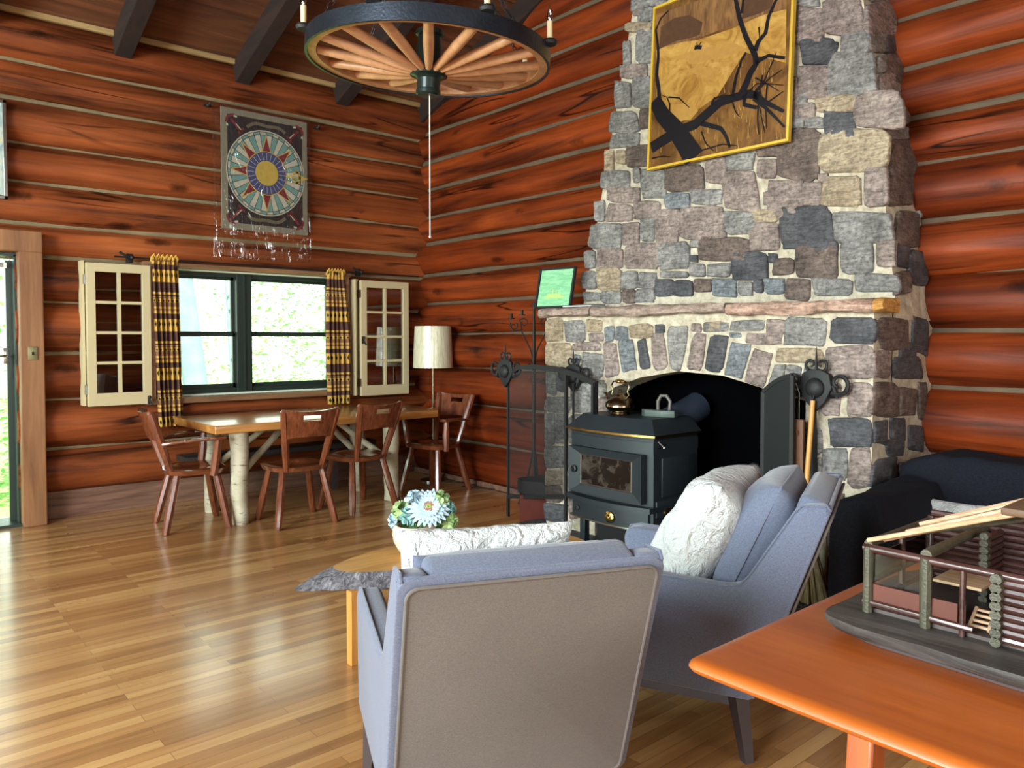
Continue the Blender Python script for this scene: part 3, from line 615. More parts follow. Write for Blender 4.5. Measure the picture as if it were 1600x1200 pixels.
# ================================================================== WALL ITEMS
def strip(mb, a, b, w_, off, mi=0, wb_=None):          # flat stroke between two points on a plane
    a = Vector(a); b = Vector(b); d = (b-a).normalized(); s = d.cross(off).normalized(); w2 = w_ if wb_ is None else wb_
    mb.quad(a-s*w_/2, a+s*w_/2, b+s*w2/2, b-s*w2/2, mi)
# ---- compass hooked rug in a clear plastic sleeve
RP = [wa(345, 165), wa(484, 195), wa(475, 371), wa(345, 352)]
rx0 = (RP[0].x+RP[3].x)/2; rx1 = (RP[1].x+RP[2].x)/2; rz1 = 3.40; rz0 = 2.355; RY = -.135
flat = lambda n, c: plain(n, c, .9, var=.18, sc=40)
RM = [flat('rug_border', (.24, .22, .16)), flat('rug_black', (.010, .012, .016)), flat('rug_teal', (.16, .34, .31)), flat('rug_white', (.56, .53, .42)), flat('rug_maroon', (.20, .018, .03)),
      flat('rug_yellow', (.60, .42, .08)), flat('rug_blue', (.045, .07, .20)), flat('rug_brown', (.14, .12, .08))]
rug = tag(obj('rug', MB().box(((rx0+rx1)/2, RY, (rz0+rz1)/2), (rx1-rx0, .012, rz1-rz0), bev=.004), RM[0], smooth=0), 'hooked wool rug with compass rose on black, hung in clear plastic on the log wall', 'rug')
mb = MB(); Yf = lambda k: RY-.0065-.0012*k; oy = Vector((0, -1, 0))
mb.quad((rx0+.055, Yf(0), rz0+.055), (rx1-.05, Yf(0), rz0+.055), (rx1-.05, Yf(0), rz1-.055), (rx0+.055, Yf(0), rz1-.055), 1)
cc = wa(412, 271); cx, cz = (rx0+rx1)/2+.005, cc.z; RX, RZ = .355, .37
def el(a, r, k): return Vector((cx+RX*r*cos(a), Yf(k), cz+RZ*r*sin(a)))
def fan(r0, r1, a0, a1, k, mi):
    n = max(1, int((a1-a0)/.2)+1)
    for i in range(n):
        p, q = a0+(a1-a0)*i/n, a0+(a1-a0)*(i+1)/n; mb.quad(el(p, r0, k), el(q, r0, k), el(q, r1, k), el(p, r1, k), mi)
fan(0, 1.03, 0, 2*pi, 1, 3); fan(0, 1.0, 0, 2*pi, 1.5, 1)
for i in range(36):
    a = 2*pi*i/36; fan(.5, .915, a+.008, a+2*pi/36-.008, 2, 2 if i % 2 else 3); fan(.93, .985, a+.008, a+2*pi/36-.008, 2, 3 if i % 2 else 2)
for i in range(8):
    a = 2*pi*i/8
    if i == 0: continue
    for (r0, r1, hw, k, mi) in ((.50, .95, .26, 3, 5), (.53, .86, .19, 4, 4)):
        mb.add([el(a-hw, r0, k), el(a+hw, r0, k), el(a, r1, k)], [(0, 1, 2)], mi)
fan(0, .53, 0, 2*pi, 5, 5); fan(0, .51, 0, 2*pi, 6, 6)
for i in range(24):
    a = 2*pi*i/24; strip(mb, el(a, .32, 7), el(a, .49, 7), .004, oy, 3)
fan(0, .30, 0, 2*pi, 8, 5)
strip(mb, el(0, .50, 8), el(0, 1.02, 8), .022, oy, 5, .016)                      # fleur-de-lis pointing right
mb.add([el(.07, .92, 9), el(-.07, .92, 9), el(-.0, 1.12, 9), el(.0, .80, 9)], [(0, 3, 1, 2)], 5)
for s in (-1, 1):
    pts = [el(s*(.10+.06*sin(t*2.6)), .66+.22*t, 9) for t in (0, .25, .5, .75, 1)]
    for p, q in zip(pts, pts[1:]): strip(mb, p, q, .02, oy, 5)
    strip(mb, el(0, .9, 9), el(s*.2, .80, 9), .02, oy, 5)
    for j in range(10):                                # ribbon above and below
        t0, t1 = pi/2*s-.45+.09*j, pi/2*s-.45+.09*(j+1)
        strip(mb, el(t0, 1.16+.03*sin(j), 1), el(t1, 1.16+.03*sin(j+1), 1), .028, oy, 7)
for sx_ in (-1, 1):
    for sz_ in (-1, 1):                                # four anchors
        ax_, az_ = (rx0+rx1)/2+sx_*(rx1-rx0-.11)/2*.78, (rz0+rz1)/2+sz_*(rz1-rz0-.11)/2*.82
        P_ = lambda u, v, k=1: Vector((ax_+u*sx_, Yf(k), az_+v*sz_))
        strip(mb, P_(-.05, -.05), P_(.045, .045), .022, oy, 4); strip(mb, P_(-.07, -.02), P_(-.02, -.07), .02, oy, 4)
        for j in range(6):
            t0, t1 = -.9+.3*j, -.9+.3*(j+1); f = lambda t: P_(.02+.065*cos(t+.785), .02+.065*sin(t+.785))
            strip(mb, f(t0), f(t1), .022, oy, 4)
        strip(mb, P_(-.045, -.035, 2), P_(.0, .01, 2), .008, oy, 3); strip(mb, P_(-.01, .07, 2), P_(.02, .075, 2), .016, oy, 3); strip(mb, P_(.075, -.02, 2), P_(.08, .0, 2), .016, oy, 3)
obj('compass_rose', mb, RM, rug, smooth=0)
px0, px1, pz0, pz1 = rx0-.085, rx1+.02, 2.10, 3.44
def plas(u, v):
    x = px0+(px1-px0)*u; z = pz0+(pz1-pz0)*v
    f = .014*noise.noise(Vector((u*9, v*2.2, 3)))+.010*abs(noise.noise(Vector((u*5+v*1.5, v*.7, 8))))*3
    if v < .2: f += .02*noise.noise(Vector((u*11, v*16, 1)))
    return Vector((x+.006*noise.noise(Vector((v*6, 0, 0))), RY-.022-max(-.008, f), z+.012*noise.noise(Vector((u*5, 2, 2)))*(1-v)))
tag(obj('plastic_sleeve', MB().grid(plas, 40, 50), M['plastic'], smooth=180), 'clear crinkled plastic sleeve hanging over the compass rug', 'plastic sleeve')
for (u, v, lb_) in ((324, 165, 'small black iron hook at the upper left corner of the compass rug'), (495, 200, 'small black iron hook at the upper right corner of the compass rug')):
    p = wa(u, v, -.125); tag(obj('iron_hook', MB().tube([p+Vector((0, .03, 0)), p+Vector((0, -.03, 0)), p+Vector((.01, -.045, .02))], .007, 6).ball(p+Vector((0, -.02, 0)), .017).box(p+Vector((.0, .0, 0)), (.06, .02, .018)), M['iron']), lb_, 'hook')
# ---- framed picture cut by the left edge
pz = (wa(8, 158).z, wa(8, 312).z); pxr = wa(10, 235).x
fr = MB(); pw_ = .62
for c, s in (((pxr-.012, -.15, sum(pz)/2), (.024, .03, pz[0]-pz[1])), ((pxr-pw_+.012, -.15, sum(pz)/2), (.024, .03, pz[0]-pz[1])), ((pxr-pw_/2, -.15, pz[0]-.012), (pw_, .03, .024)), ((pxr-pw_/2, -.15, pz[1]+.012), (pw_, .03, .024))): fr.box(c, s, bev=.003)
pf = thing('framed_picture', 'framed pale picture cut by the left edge above the door', 'picture', (pxr-pw_/2, -.14, pz[1]))
obj('frame', fr, M['chrome'], pf, smooth=20)
pt = NT('pale_print'); n1 = pt.noise(pt.co(scale=(1, 1, .5)), 7, 5, .6, 2)
pt.col(pt.ramp(n1, [(.35, (.24, .36, .38, 1)), (.5, (.55, .62, .56, 1)), (.6, (.62, .55, .22, 1)), (.7, (.30, .32, .38, 1))])); pt.rough(.15)
obj('print', MB().box((pxr-pw_/2, -.142, sum(pz)/2), (pw_-.03, .01, pz[0]-pz[1]-.03)), pt.m, pf, smooth=0)
# ---- curtain rod and curtains
rod = thing('curtain_rod', 'thin black iron curtain rod above the window', 'curtain rod', (-1.9, -.2, 2.03))
obj('pole', MB().tube([(-3.06, -.205, 2.045), (-.20, -.205, 2.035)], .007, 8), M['iron'], rod)
for x in (-2.93, -.86):
    obj('bracket', MB().box((x, -.13, 2.045), (.05, .03, .07), bev=.004).tube([(x, -.12, 2.045), (x, -.215, 2.045)], .010, 8).ball((x, -.205, 2.045), .018).tube([(x-.09, -.19, 2.085), (x-.05, -.195, 2.06), (x, -.2, 2.045)], .010, 8), M['iron'], rod)
def curtain(xt0, xt1, xb0, xb1, zt_, zb_, nf, label, pull=0):
    def f(u, v):
        vv = 1-v; xa = xt0+(xb0-xt0)*vv; xb_ = xt1+(xb1-xt1)*vv
        amp = .018+.022*vv
        x = xa+(xb_-xa)*u + pull*sin(pi*vv)*.5*(u-.3)
        y = -.215-amp*(sin(u*nf*2*pi+.8*noise.noise(Vector((vv*2, u*3, 1))))+.3*sin(u*nf*5.1))
        if v > .965: y += .010*sin(u*90)
        return Vector((x+.004*noise.noise(Vector((u*9, v*8, 0))), y, zb_+(zt_-zb_)*v+.01*noise.noise(Vector((u*4, 7, v)))))
    nu, nv = 90, 44; mb = MB().grid(f, nu, nv)
    def g(u, v): p = f(u, v); return p+Vector((0, .003, 0))
    o = obj('curtain', mb, M['curtain'], smooth=180)
    uvl = o.data.uv_layers.new(name='UVMap')
    for poly in o.data.polygons:
        for li in poly.loop_indices:
            i = o.data.loops[li].vertex_index; uvl.data[li].uv = ((i % (nu+1))/nu, (i//(nu+1))/nv)
    sm = o.modifiers.new('cloth_thickness', 'SOLIDIFY'); sm.thickness = .004
    tag(o, label, 'curtain', 'curtains at the window')
    return o
M['loop'] = plain('curtain_loop', (.62, .36, .06), .9)
for args in ((-2.79, -2.585, -2.75, -2.56, 2.055, .68, 5, 'brown and gold banded curtain on the left side of the window, reaching below the sill'),
             (-1.235, -1.055, -1.235, -1.005, 2.03, .78, 5, 'brown and gold banded curtain on the right side of the window, ending at the sill', .10)):
    c = curtain(*args)
    lb = MB()
    for k in range(6):
        x = args[0]+(args[1]-args[0])*(k+.5)/6; lb.tube([(x-.012, -.20, args[4]-.03), (x-.014, -.226, args[4]), (x, -.232, args[4]+.022), (x+.014, -.226, args[4]), (x+.012, -.20, args[4]-.03)], .011, 6)
    tag(obj('heading_tape', lb, M['loop'], c), 'gold gathered heading')
# ---- cream ten-light casements folded back against the logs
def casement(x0, x1, z0, z1, y, label, latch_x, knob, refl):
    t = thing('casement_sash', label, 'window sash', ((x0+x1)/2, y, z0), 0, 'cream casements folded open')
    f = MB(); st = .062; m = (x0+x1)/2; dz = z1-z0
    f.box((x0+st/2, y, (z0+z1)/2), (st, .042, dz), bev=.003).box((x1-st/2, y, (z0+z1)/2), (st, .042, dz), bev=.003)
    f.box((m, y, z1-st*.55), (x1-x0-.01, .041, st*1.1), bev=.003).box((m, y, z0+st*.8), (x1-x0-.01, .041, st*1.6), bev=.003)
    obj('frame', f, M['cream'], t, smooth=20)
    g = MB().box((m, y-.002, (z0+z1)/2), (.024, .030, dz-.1)); zb, zt_ = z0+st*1.6, z1-st*1.1
    for i in range(1, 4): g.box((m, y-.003, zb+(zt_-zb)*i/4), (x1-x0-.1, .030, .022))
    obj('glazing_bar', g, M['cream'], t, smooth=0)
    for i in range(4):
        for s in (0, 1):
            a = x0+st if s == 0 else m+.010; b = m-.010 if s == 0 else x1-st
            q0 = zb+(zt_-zb)*i/4+.008; q1 = zb+(zt_-zb)*(i+1)/4-.008
            obj('pane', MB().box(((a+b)/2, y+.004, (q0+q1)/2), (b-a+.006, .003, q1-q0+.006)), M['paneref'], t, smooth=0)
    k = MB().box((latch_x, y-.028, z0+knob), (.018, .014, .07), bev=.003).ball((latch_x, y-.045, z0+knob+.025), .014)
    k.tube([(latch_x, y-.035, z0+knob+.02), (latch_x+.012, y-.045, z0+knob-.03), (latch_x+.03, y-.045, z0+knob-.045)], .007, 8)
    tag(obj('latch', k, M['iron'], t), 'black iron latch')
    hx = x0-.008 if latch_x < m and refl else (x0-.006)
    for hz in (z0+.13, z1-.13): obj('hinge', MB().box((hx, y+.005, hz), (.02, .045, .075)), M['chrome'], t, smooth=0)
    for hz in (z0+.2, z1-.2): obj('stay', MB().box((m, y+.06, hz), (.03, .09, .03)), M['iron'], t, smooth=0)
    return t
casement(wa(135, 500, -.22).x, wa(235, 500, -.22).x, .875, 1.985, -.22, 'cream eight-pane window sash folded back left of the window, latch low at its right edge', wa(233, 630, -.25).x, .03, 0)
casement(wa(563, 500, -.25).x, wa(637, 500, -.25).x, .845, 1.962, -.25, 'cream eight-pane window sash folded back right of the window beside the floor lamp', wa(567, 530, -.28).x, .54, 1)
bx = wa(556, 500, -.16).x
obj_ = tag(obj('sash_lining', MB().box((bx-.05, -.17, 1.41), (.012, .16, 1.12)).box((bx-.0, -.14, 1.41), (.05, .05, 1.13)), M['cream'], smooth=0), None, None, None, 'structure'); obj_.name = 'trim_6'
bxl = wa(129, 500, -.17).x
obj_ = obj('trim_7', MB().box((bxl, -.15, 1.44), (.02, .10, 1.12)), M['cream'], smooth=0); obj_['kind'] = 'structure'

# ================================================================== ROOM FURNITURE
# ---- dining table with birch-log legs
TZ = .765; ty0, ty1, tx0 = -1.235, -.30, -2.66
tx1 = pl(697, 645, 1, ty0+.02).x
tbl = thing('dining_table', 'long dining table with thick orange-brown plank top and birch log legs', 'table', ((tx0+tx1)/2, (ty0+ty1)/2, 0))
cut = .09
tp = [(tx0, ty1, TZ), (tx0, ty0+cut*.0, TZ), (tx1-.10, ty0, TZ), (tx1, ty0+.14, TZ), (tx1, ty1-.1, TZ), (tx1-.10, ty1, TZ)]
obj('tabletop', MB().prism(tp, (0, 0, -.062), bev=.008), M['tabletop'], tbl, smooth=30)
lx0, lx1, ly0, ly1 = -2.44, -1.11, -1.12, -.55
def wob(p, q, r0, r1, n=9, s=0):
    pts = [Vector(p)+(Vector(q)-Vector(p))*i/n+Vector((.012*noise.noise(Vector((i*.5, s, 0))), .012*noise.noise(Vector((i*.5, s, 9))), 0)) for i in range(n+1)]
    return pts, [r0+(r1-r0)*i/n for i in range(n+1)]
for i, (x, y) in enumerate(((lx0, ly0), (lx1, ly0), (lx0, ly1), (lx1, ly1))):
    pts, rr = wob((x, y, 0), (x, y, TZ-.062), .062, .070, s=i*5); obj('leg', MB().tube(pts, rr, 18, jitter=.08), M['birch'], tbl)
for y in (ly0, ly1):
    for (xa, xb) in ((lx0, lx0+.42), (lx1, lx1-.42)):
        pts, rr = wob((xa, y+.03, .34), (xb, (ly0+ly1)/2+(.12 if y > -.8 else -.12), TZ-.07), .028, .026, 6, xa)
        obj('brace', MB().tube(pts, rr, 10, jitter=.1), M['birch'], tbl)
# ---- dark bench along the log wall behind the table
bn = thing('bench', 'low dark bench behind the dining table against the log wall', 'bench', (-1.75, -.38, 0))
obj('seat', MB().box((-1.75, -.36, .42), (1.75, .26, .05), bev=.01), plain('bench_dark', (.018, .016, .016), .45), bn)
for x in (-2.15, -1.25): obj('leg', MB().box((x, -.30, .2), (.05, .16, .40)), M['darkwood'], bn, smooth=0)
# ---- dining chairs (local: x right, y forward)
def dchair(name, label, arms, group):
    t = thing(name, label, 'chair', (0, 0, 0), 0, group)
    def seat(u, v):
        a = u*2*pi; r = v
        x = math.copysign(abs(cos(a))**.62, cos(a))*.235*r; y = math.copysign(abs(sin(a))**.62, sin(a))*.215*r
        x *= 1+.10*(y/.215)
        dip = -.018*max(0, 1-((x/.19)**2+((y+.03)/.17)**2))-.008*(1-abs(x)/.235)*(y < .1)
        return Vector((x, y, .455+dip-(.010 if r > .96 else 0)))
    mb = MB().grid(seat, 36, 8); mb.grid(lambda u, v: Vector((seat(u, 1).x*(1-.07*v), seat(u, 1).y*(1-.07*v), .445-.035*v)), 36, 3)
    mb.add([Vector((seat(i/36, 1).x*.93, seat(i/36, 1).y*.93, .410)) for i in range(36)], [tuple(range(36))])
    obj('seat', mb, M['seatwood'], t, local=True, smooth=50)
    for sx in (-1, 1):
        for (y0, y1) in ((-.13, -.23), (.13, .21)):
            a = Vector((sx*.15, y0, .43)); b = Vector((sx*.225, y1, 0)); pts = [a, a.lerp(b, .3), a.lerp(b, .6), a.lerp(b, .94), b]
            obj('leg', MB().tube(pts, [.024, .028, .030, .026, .021], 8), M['reddish'], t, local=True, smooth=25)
    for sx in (-1, 1):                                  # back posts splay outwards and lean back
        a = Vector((sx*.135, -.17, .42)); b = Vector((sx*.205, -.315, .885)); pts = [a, a.lerp(b, .35), a.lerp(b, .8), a.lerp(b, .97), b]
        obj('back_post', MB().tube(pts, [.023, .028, .030, .026, .014], 8), M['reddish'], t, local=True, smooth=25)
    n = 24                                              # curved back panel with a hand hole
    mb = MB(); zs = [.68, .70, .76, .80, .815, .84, .855, .87]
    def bp(x, z, off):
        k = (z-.68)/.2; s = 1+.10*k; yb = -.252-(z-.68)*.31-.045*(1-(x/.21)**2)+off
        return Vector((x*s*.98, yb, z+(.018*(abs(x)/.2)**2 if z > .86 else 0)+(-.012*(abs(x)/.2)**2 if z < .69 else 0)))
    xs = [-.20+.4*i/n for i in range(n+1)]
    def hole(i, k):
        x = (xs[i]+xs[i+1])/2; z = (zs[k]+zs[k+1])/2; return abs(x) < .062 and .80 < z < .845 and not (abs(x) < .02 and z > .83)
    for off in (-.011, .011): mb.v += [bp(x, z, off) for z in zs for x in xs]; mb.tone += [.5]*(len(zs)*(n+1))
    W_ = n+1; S_ = W_*len(zs)
    for k in range(len(zs)-1):
        for i in range(n):
            if hole(i, k): continue
            for off in (0, S_): mb.f.append((off+k*W_+i, off+k*W_+i+1, off+(k+1)*W_+i+1, off+(k+1)*W_+i)); mb.mi.append(0)
            for (di, dk, e) in ((0, -1, (k*W_+i, k*W_+i+1)), (0, 1, ((k+1)*W_+i, (k+1)*W_+i+1)), (-1, 0, (k*W_+i, (k+1)*W_+i)), (1, 0, (k*W_+i+1, (k+1)*W_+i+1))):
                ii, kk = i+di, k+dk
                if not (0 <= ii < n and 0 <= kk < len(zs)-1) or hole(ii, kk): mb.f.append((e[0], e[1], e[1]+S_, e[0]+S_)); mb.mi.append(0)
    obj('backrest', mb, M['reddish'], t, local=True, smooth=45)
    if arms:
        for sx in (-1, 1):
            mb = MB(); pts = [Vector((sx*.20, -.24, .645)), Vector((sx*.245, -.10, .665)), Vector((sx*.265, .06, .675)), Vector((sx*.255, .17, .675))]
            for p, q, w_ in zip(pts, pts[1:], (.045, .06, .07)): mb.bar(p, q+(q-p)*.1, w_, .024, .008)
            obj('armrest', mb, M['seatwood'], t, local=True, smooth=40)
            obj('arm_support', MB().tube([(sx*.225, .10, .40), (sx*.24, .12, .55), (sx*.255, .13, .665)], [.028, .031, .024], 8), M['reddish'], t, local=True, smooth=25)
    return t
G = 'red-brown wooden dining chairs around the table'
c1 = dchair('dining_chair', 'red-brown plank-seat side chair nearest the camera, in front of the table middle', False, G); c1.location = (-2.075, -1.30, 0); c1.rotation_euler.z = R(-4)
c2 = copy_tree(c1); c2.location = (-1.475, -1.18, 0); c2.rotation_euler.z = R(8); c2['label'] = 'red-brown plank-seat side chair right of the nearest one, before the right birch leg'
a1 = dchair('dining_armchair', 'red-brown wooden armchair at the left head of the table, its back toward the door', True, G); a1.location = (-2.72, -.93, 0); a1.rotation_euler.z = R(-98)
a2 = copy_tree(a1); q = fl(672, 768); a2.location = (q.x+.05, q.y-.0, 0); a2.rotation_euler.z = R(104); a2['label'] = 'red-brown wooden armchair at the far right head of the table, by the floor lamp'
# ---- floor lamp
lx, ly = -.30, -.60
lm = thing('floor_lamp', 'floor lamp with cream plastic-wrapped drum shade in the log corner', 'lamp', (lx, ly, 0))
obj('base', MB().lathe([(.13, 0), (.13, .012), (.10, .022), (.03, .035), (.012, .06)], (lx, ly, 0)), M['chrome'], lm)
obj('pole', MB().tube([(lx, ly, .03), (lx, ly, 1.46)], .011, 10), M['pewter'], lm)
zs_ = (1.115, 1.52)
obj('lamp_shade', MB().lathe([(.198, zs_[0]), (.180, zs_[1]), (.176, zs_[1]), (.194, zs_[0])], (lx, ly, 0), 40), M['shade'], lm, smooth=60)
obj('spider', MB().tube([(lx-.18, ly, 1.47), (lx+.18, ly, 1.47)], .004, 6).tube([(lx, ly-.18, 1.47), (lx, ly+.18, 1.47)], .004, 6), M['chrome'], lm)
cord = [fl(u, v, .012) for u, v in ((690, 752), (720, 754), (745, 752), (768, 754), (760, 758), (735, 757), (722, 760), (745, 763), (775, 764), (788, 758))]
tag(obj('lamp_cord', MB().tube(cord, .006, 6), M['iron']), 'dark loose cord lying on the floor by the side log wall', 'cord')

# ---- chandelier : wagon wheel
HC = at(671, 89, 3.62); tilt = Matrix.Rotation(R(2.2), 3, RT) @ Matrix.Rotation(R(2.5), 3, FW)
RW = .565
wt = thing('wagon_wheel_chandelier', 'black-rimmed wagon wheel chandelier with candle lights and pink-brown spokes', 'chandelier', HC)
def wp(a, r, z=0): return HC + tilt @ Vector((r*cos(a), r*sin(a), z))
def ring(r0, r1, z0, z1, n=72):
    mb = MB(); pr = [(r0, z0), (r1, z0), (r1, z1), (r0, z1)]
    vs = [wp(2*pi*i/n, r, z) for i in range(n) for r, z in pr]
    return mb.add(vs, [(i*4+k, i*4+(k+1) % 4, ((i+1) % n)*4+(k+1) % 4, ((i+1) % n)*4+k) for i in range(n) for k in range(4)])
obj('tyre', ring(RW-.012, RW, -.036, .036), M['ironl'], wt)
tag(obj('felloe', ring(RW-.05, RW-.012, -.028, .028), M['spoke'], wt), 'pale wooden rim inside the iron tyre')
a0 = math.atan2(RT.y, RT.x)+.1
for i in range(16):
    a = a0+2*pi*i/16; p = wp(a, .05, -.075); q = wp(a, .17, -.058); q2 = wp(a, .3, -.036); e = wp(a, RW-.045, .0)
    obj('spoke', MB().tube([p, q, q2, e], [.015, .021, .024, .021], 10), M['spoke'], wt)
hub = MB().lathe([(.0, -.15), (.045, -.15), (.052, -.142), (.052, -.125), (.047, -.12), (.050, -.075), (.062, -.062), (.078, -.058), (.078, -.045), (.07, -.038), (.06, -.02), (.058, .05), (.05, .12), (.06, .125), (.06, .145), (.0, .15)], (0, 0, 0), 28)
hub.v = [HC + tilt @ Vector((v.x*1.12, v.y*1.12, v.z-.03)) for v in hub.v]; obj('hub', hub, plain('hub_black', (.012, .020, .018), .25, .3), wt)
for th in (160, 107, 60, 14, -38, 190):                # candle sleeves on the rim
    a = math.atan2(RT.y, RT.x)-R(th); b = wp(a, RW+.006, .045)
    cup = MB().lathe([(.0, 0), (.03, 0), (.036, .012), (.030, .022), (.014, .022)], b+Vector((0, 0, -.012))); co_ = obj('candle_cup', cup, M['iron'], wt)
    obj('sleeve', MB().lathe([(.013, .01), (.013, .092), (.008, .094)], b, 14), M['ivory'], co_)
    obj('bulb', MB().lathe([(.008, .092), (.010, .100), (.0135, .112), (.012, .128), (.007, .146), (.003, .156), (.0, .160)], b, 14), M['bulb'], co_)
top = HC+Vector((0, 0, 1.0))
zr = zc(HC.y)
for th in (148, 42, -32, -138):                        # chains
    a = math.atan2(RT.y, RT.x)-R(th); p = wp(a, RW-.03, .035); q = Vector((HC.x, HC.y, HC.z+.85)); n = 22; mb = MB(); d = (q-p)/n
    s1 = d.cross(Vector((0, 0, 1))).normalized(); s2 = d.cross(s1).normalized()
    for k in range(n):
        c = p+d*(k+.5); s = s1 if k % 2 else s2; h = d*.60; w_ = s*.009
        mb.tube([c-h, c-h*.7+w_, c+h*.7+w_, c+h, c+h*.7-w_, c-h*.7-w_, c-h], .0026, 5)
    obj('chain', mb, M['iron'], wt, smooth=60)
mb = MB(); q = Vector((HC.x, HC.y, HC.z+.85)); n = int((zr-q.z)/.05)
for k in range(n):
    c = q+Vector((0, 0, (k+.5)*(zr-q.z)/n)); s = Vector((1, 0, 0)) if k % 2 else Vector((0, 1, 0)); h = Vector((0, 0, (zr-q.z)/n*.6)); w_ = s*.01
    mb.tube([c-h, c-h*.7+w_, c+h*.7+w_, c+h, c+h*.7-w_, c-h*.7-w_, c-h], .003, 5)
obj('hanging_chain', mb, M['iron'], wt, smooth=60)
e = at(676, 369, 3.62)
tag(obj('pull_cord', MB().tube([(HC.x, HC.y, HC.z-.18), (HC.x, HC.y, e.z+.006)], .0028, 6).ball((HC.x, HC.y, e.z), .006), plain('white_cord', (.62, .58, .52), .7), wt), 'thin white pull cord')

# ================================================================== FIREPLACE ITEMS
# ---- oil painting on the chimney
PN = UPN; P0 = UP0+UPN*.075
pp = lambda x, y: ppl(1000+x/4.284, y/4.284, P0, PN)
TLc, BLc, BRc = pp(98, 62), pp(60, 1135), pp(993, 938)
ez = Vector((.055, 0, 1)).normalized(); W_ = abs(BRc.y-BLc.y); Hh = (TLc-BLc).length*1.0
BLc = Vector((xup(BLc.z)-.075, BLc.y, BLc.z)); ey = Vector((0, -1, (BRc.z-BLc.z)/W_)).normalized()
pnt = thing('painting', 'framed oil painting of golden field behind a dark bare tree on the chimney', 'painting', BLc)
fr = MB()
for a, b in ((BLc, BLc+ey*W_), (BLc+ez*Hh, BLc+ez*Hh+ey*W_)): fr.bar(a, b, .034, .016, .002, up=ez)
for a, b in ((BLc, BLc+ez*Hh), (BLc+ey*W_, BLc+ey*W_+ez*Hh)): fr.bar(a-ez*.008, b+ez*.008, .034, .016, .002, up=ey)
obj('frame', fr, M['goldpaint'], pnt, smooth=20)
pt = NT('canvas_ground'); v = pt.co(scale=(1, 1, 1)); n1 = pt.noise(v, 4, 5, .6, 1.5); n2 = pt.noise(pt.co(scale=(1, 9, 1.5)), 5, 4)
pt.col(pt.mix(pt.ramp(n1, [(.35, srgb(92, 60, 30)), (.6, srgb(134, 94, 48))]), pt.ramp(n2, [(.4, G4(.7)), (.6, G4(1.1))]), .7, 'MULTIPLY')); pt.rough(.35); PG = pt.m
pt = NT('canvas_field'); n1 = pt.noise(pt.co(), 6, 5, .6, 2); pt.col(pt.ramp(n1, [(.35, srgb(158, 112, 50)), (.55, srgb(192, 148, 74)), (.7, srgb(206, 166, 96))])); pt.rough(.35); PFd = pt.m
pt = NT('canvas_hill'); n1 = pt.noise(pt.co(scale=(1, 5, 1)), 5, 5, .6, 1); pt.col(pt.ramp(n1, [(.35, srgb(96, 66, 44)), (.65, srgb(150, 108, 66))])); pt.rough(.35); PH = pt.m
PDk = plain('canvas_branch', (.010, .009, .012), .35); PBr = plain('canvas_scrub', srgb(84, 58, 40), .4, var=.4, sc=30); PLt = plain('canvas_light_grass', srgb(184, 140, 72), .4, var=.2, sc=30)
PB_ = P0+PN*.006
def q_(x, y, k=0): return ppl(1000+x/4.284, y/4.284, P0+PN*(.004+.0012*k), PN)
TRc = BLc+ez*Hh+ey*W_
cv = MB().add([BLc+PN*.003, BLc+ey*W_+PN*.003, TRc+PN*.003, BLc+ez*Hh+PN*.003], [(0, 1, 2, 3)], 0)
def poly(pts, k, mi): cv.add([q_(x, y, k) for x, y in pts], [tuple(range(len(pts)))], mi)
poly([(105, 100), (400, 0), (300, -60), (975, -340), (985, 60), (800, 105), (430, 240), (360, 262), (105, 330)], 1, 2)
poly([(108, 335), (230, 285), (380, 270), (620, 190), (800, 110), (940, 62), (980, 60), (975, 420), (700, 350), (520, 640), (240, 840), (110, 660)], 1, 1)
poly([(128, 330), (140, 180), (230, 120), (330, 100), (420, 150), (400, 230), (350, 250), (240, 275)], 2, 3)
poly([(680, 130), (700, 0), (760, -40), (900, -60), (880, 50), (800, 90)], 2, 3)
poly([(210, 385), (420, 320), (640, 290), (700, 330), (480, 400), (330, 430), (300, 390)], 2, 4)
poly([(230, 490), (400, 440), (540, 470), (500, 510), (380, 500), (330, 480)], 2, 4)
poly([(215, 700), (330, 690), (390, 740), (340, 800), (250, 810), (205, 760)], 2, 4)
def br(pts, w0, w1, k=4, mi=0):
    mi = 5 if mi == 0 else 4
    P_ = [q_(x, y, k) for x, y in pts]; n = len(P_); sc = (P_[0]-q_(pts[0][0]+10, pts[0][1], k)).length/10
    side = []
    for i in range(n):
        d = (P_[min(i+1, n-1)]-P_[max(0, i-1)]).normalized(); s = d.cross(PN).normalized()*(w0+(w1-w0)*i/(n-1))*sc/2; side.append((P_[i]-s, P_[i]+s))
    for (a, b), (c, d) in zip(side, side[1:]): cv.quad(a, b, d, c, mi)
br([(95, 670), (150, 770), (240, 870), (300, 960), (360, 1060)], 70, 110, 6)
br([(75, 990), (150, 940), (250, 880), (370, 830), (480, 730), (540, 680), (640, 650), (720, 630), (800, 640)], 60, 34, 5)
br([(700, 625), (760, 630), (850, 690), (960, 745)], 45, 18, 5); br([(760, 660), (850, 730), (910, 790), (965, 850)], 22, 10, 5); br([(700, 640), (695, 700), (780, 720)], 30, 20, 5)
br([(670, 640), (700, 580), (740, 480), (775, 430), (770, 370), (710, 250), (670, 140), (640, 0), (620, -60)], 45, 20, 5)
br([(775, 420), (800, 400), (860, 372), (970, 388)], 30, 16, 5); br([(770, 340), (790, 280), (840, 220), (860, 110), (910, 0), (930, -60)], 34, 12, 5); br([(680, 90), (690, 0), (700, -60)], 16, 10, 5)
br([(130, 700), (125, 600), (110, 500), (122, 380), (118, 300), (105, 200), (140, 120), (190, 70)], 26, 5, 5)
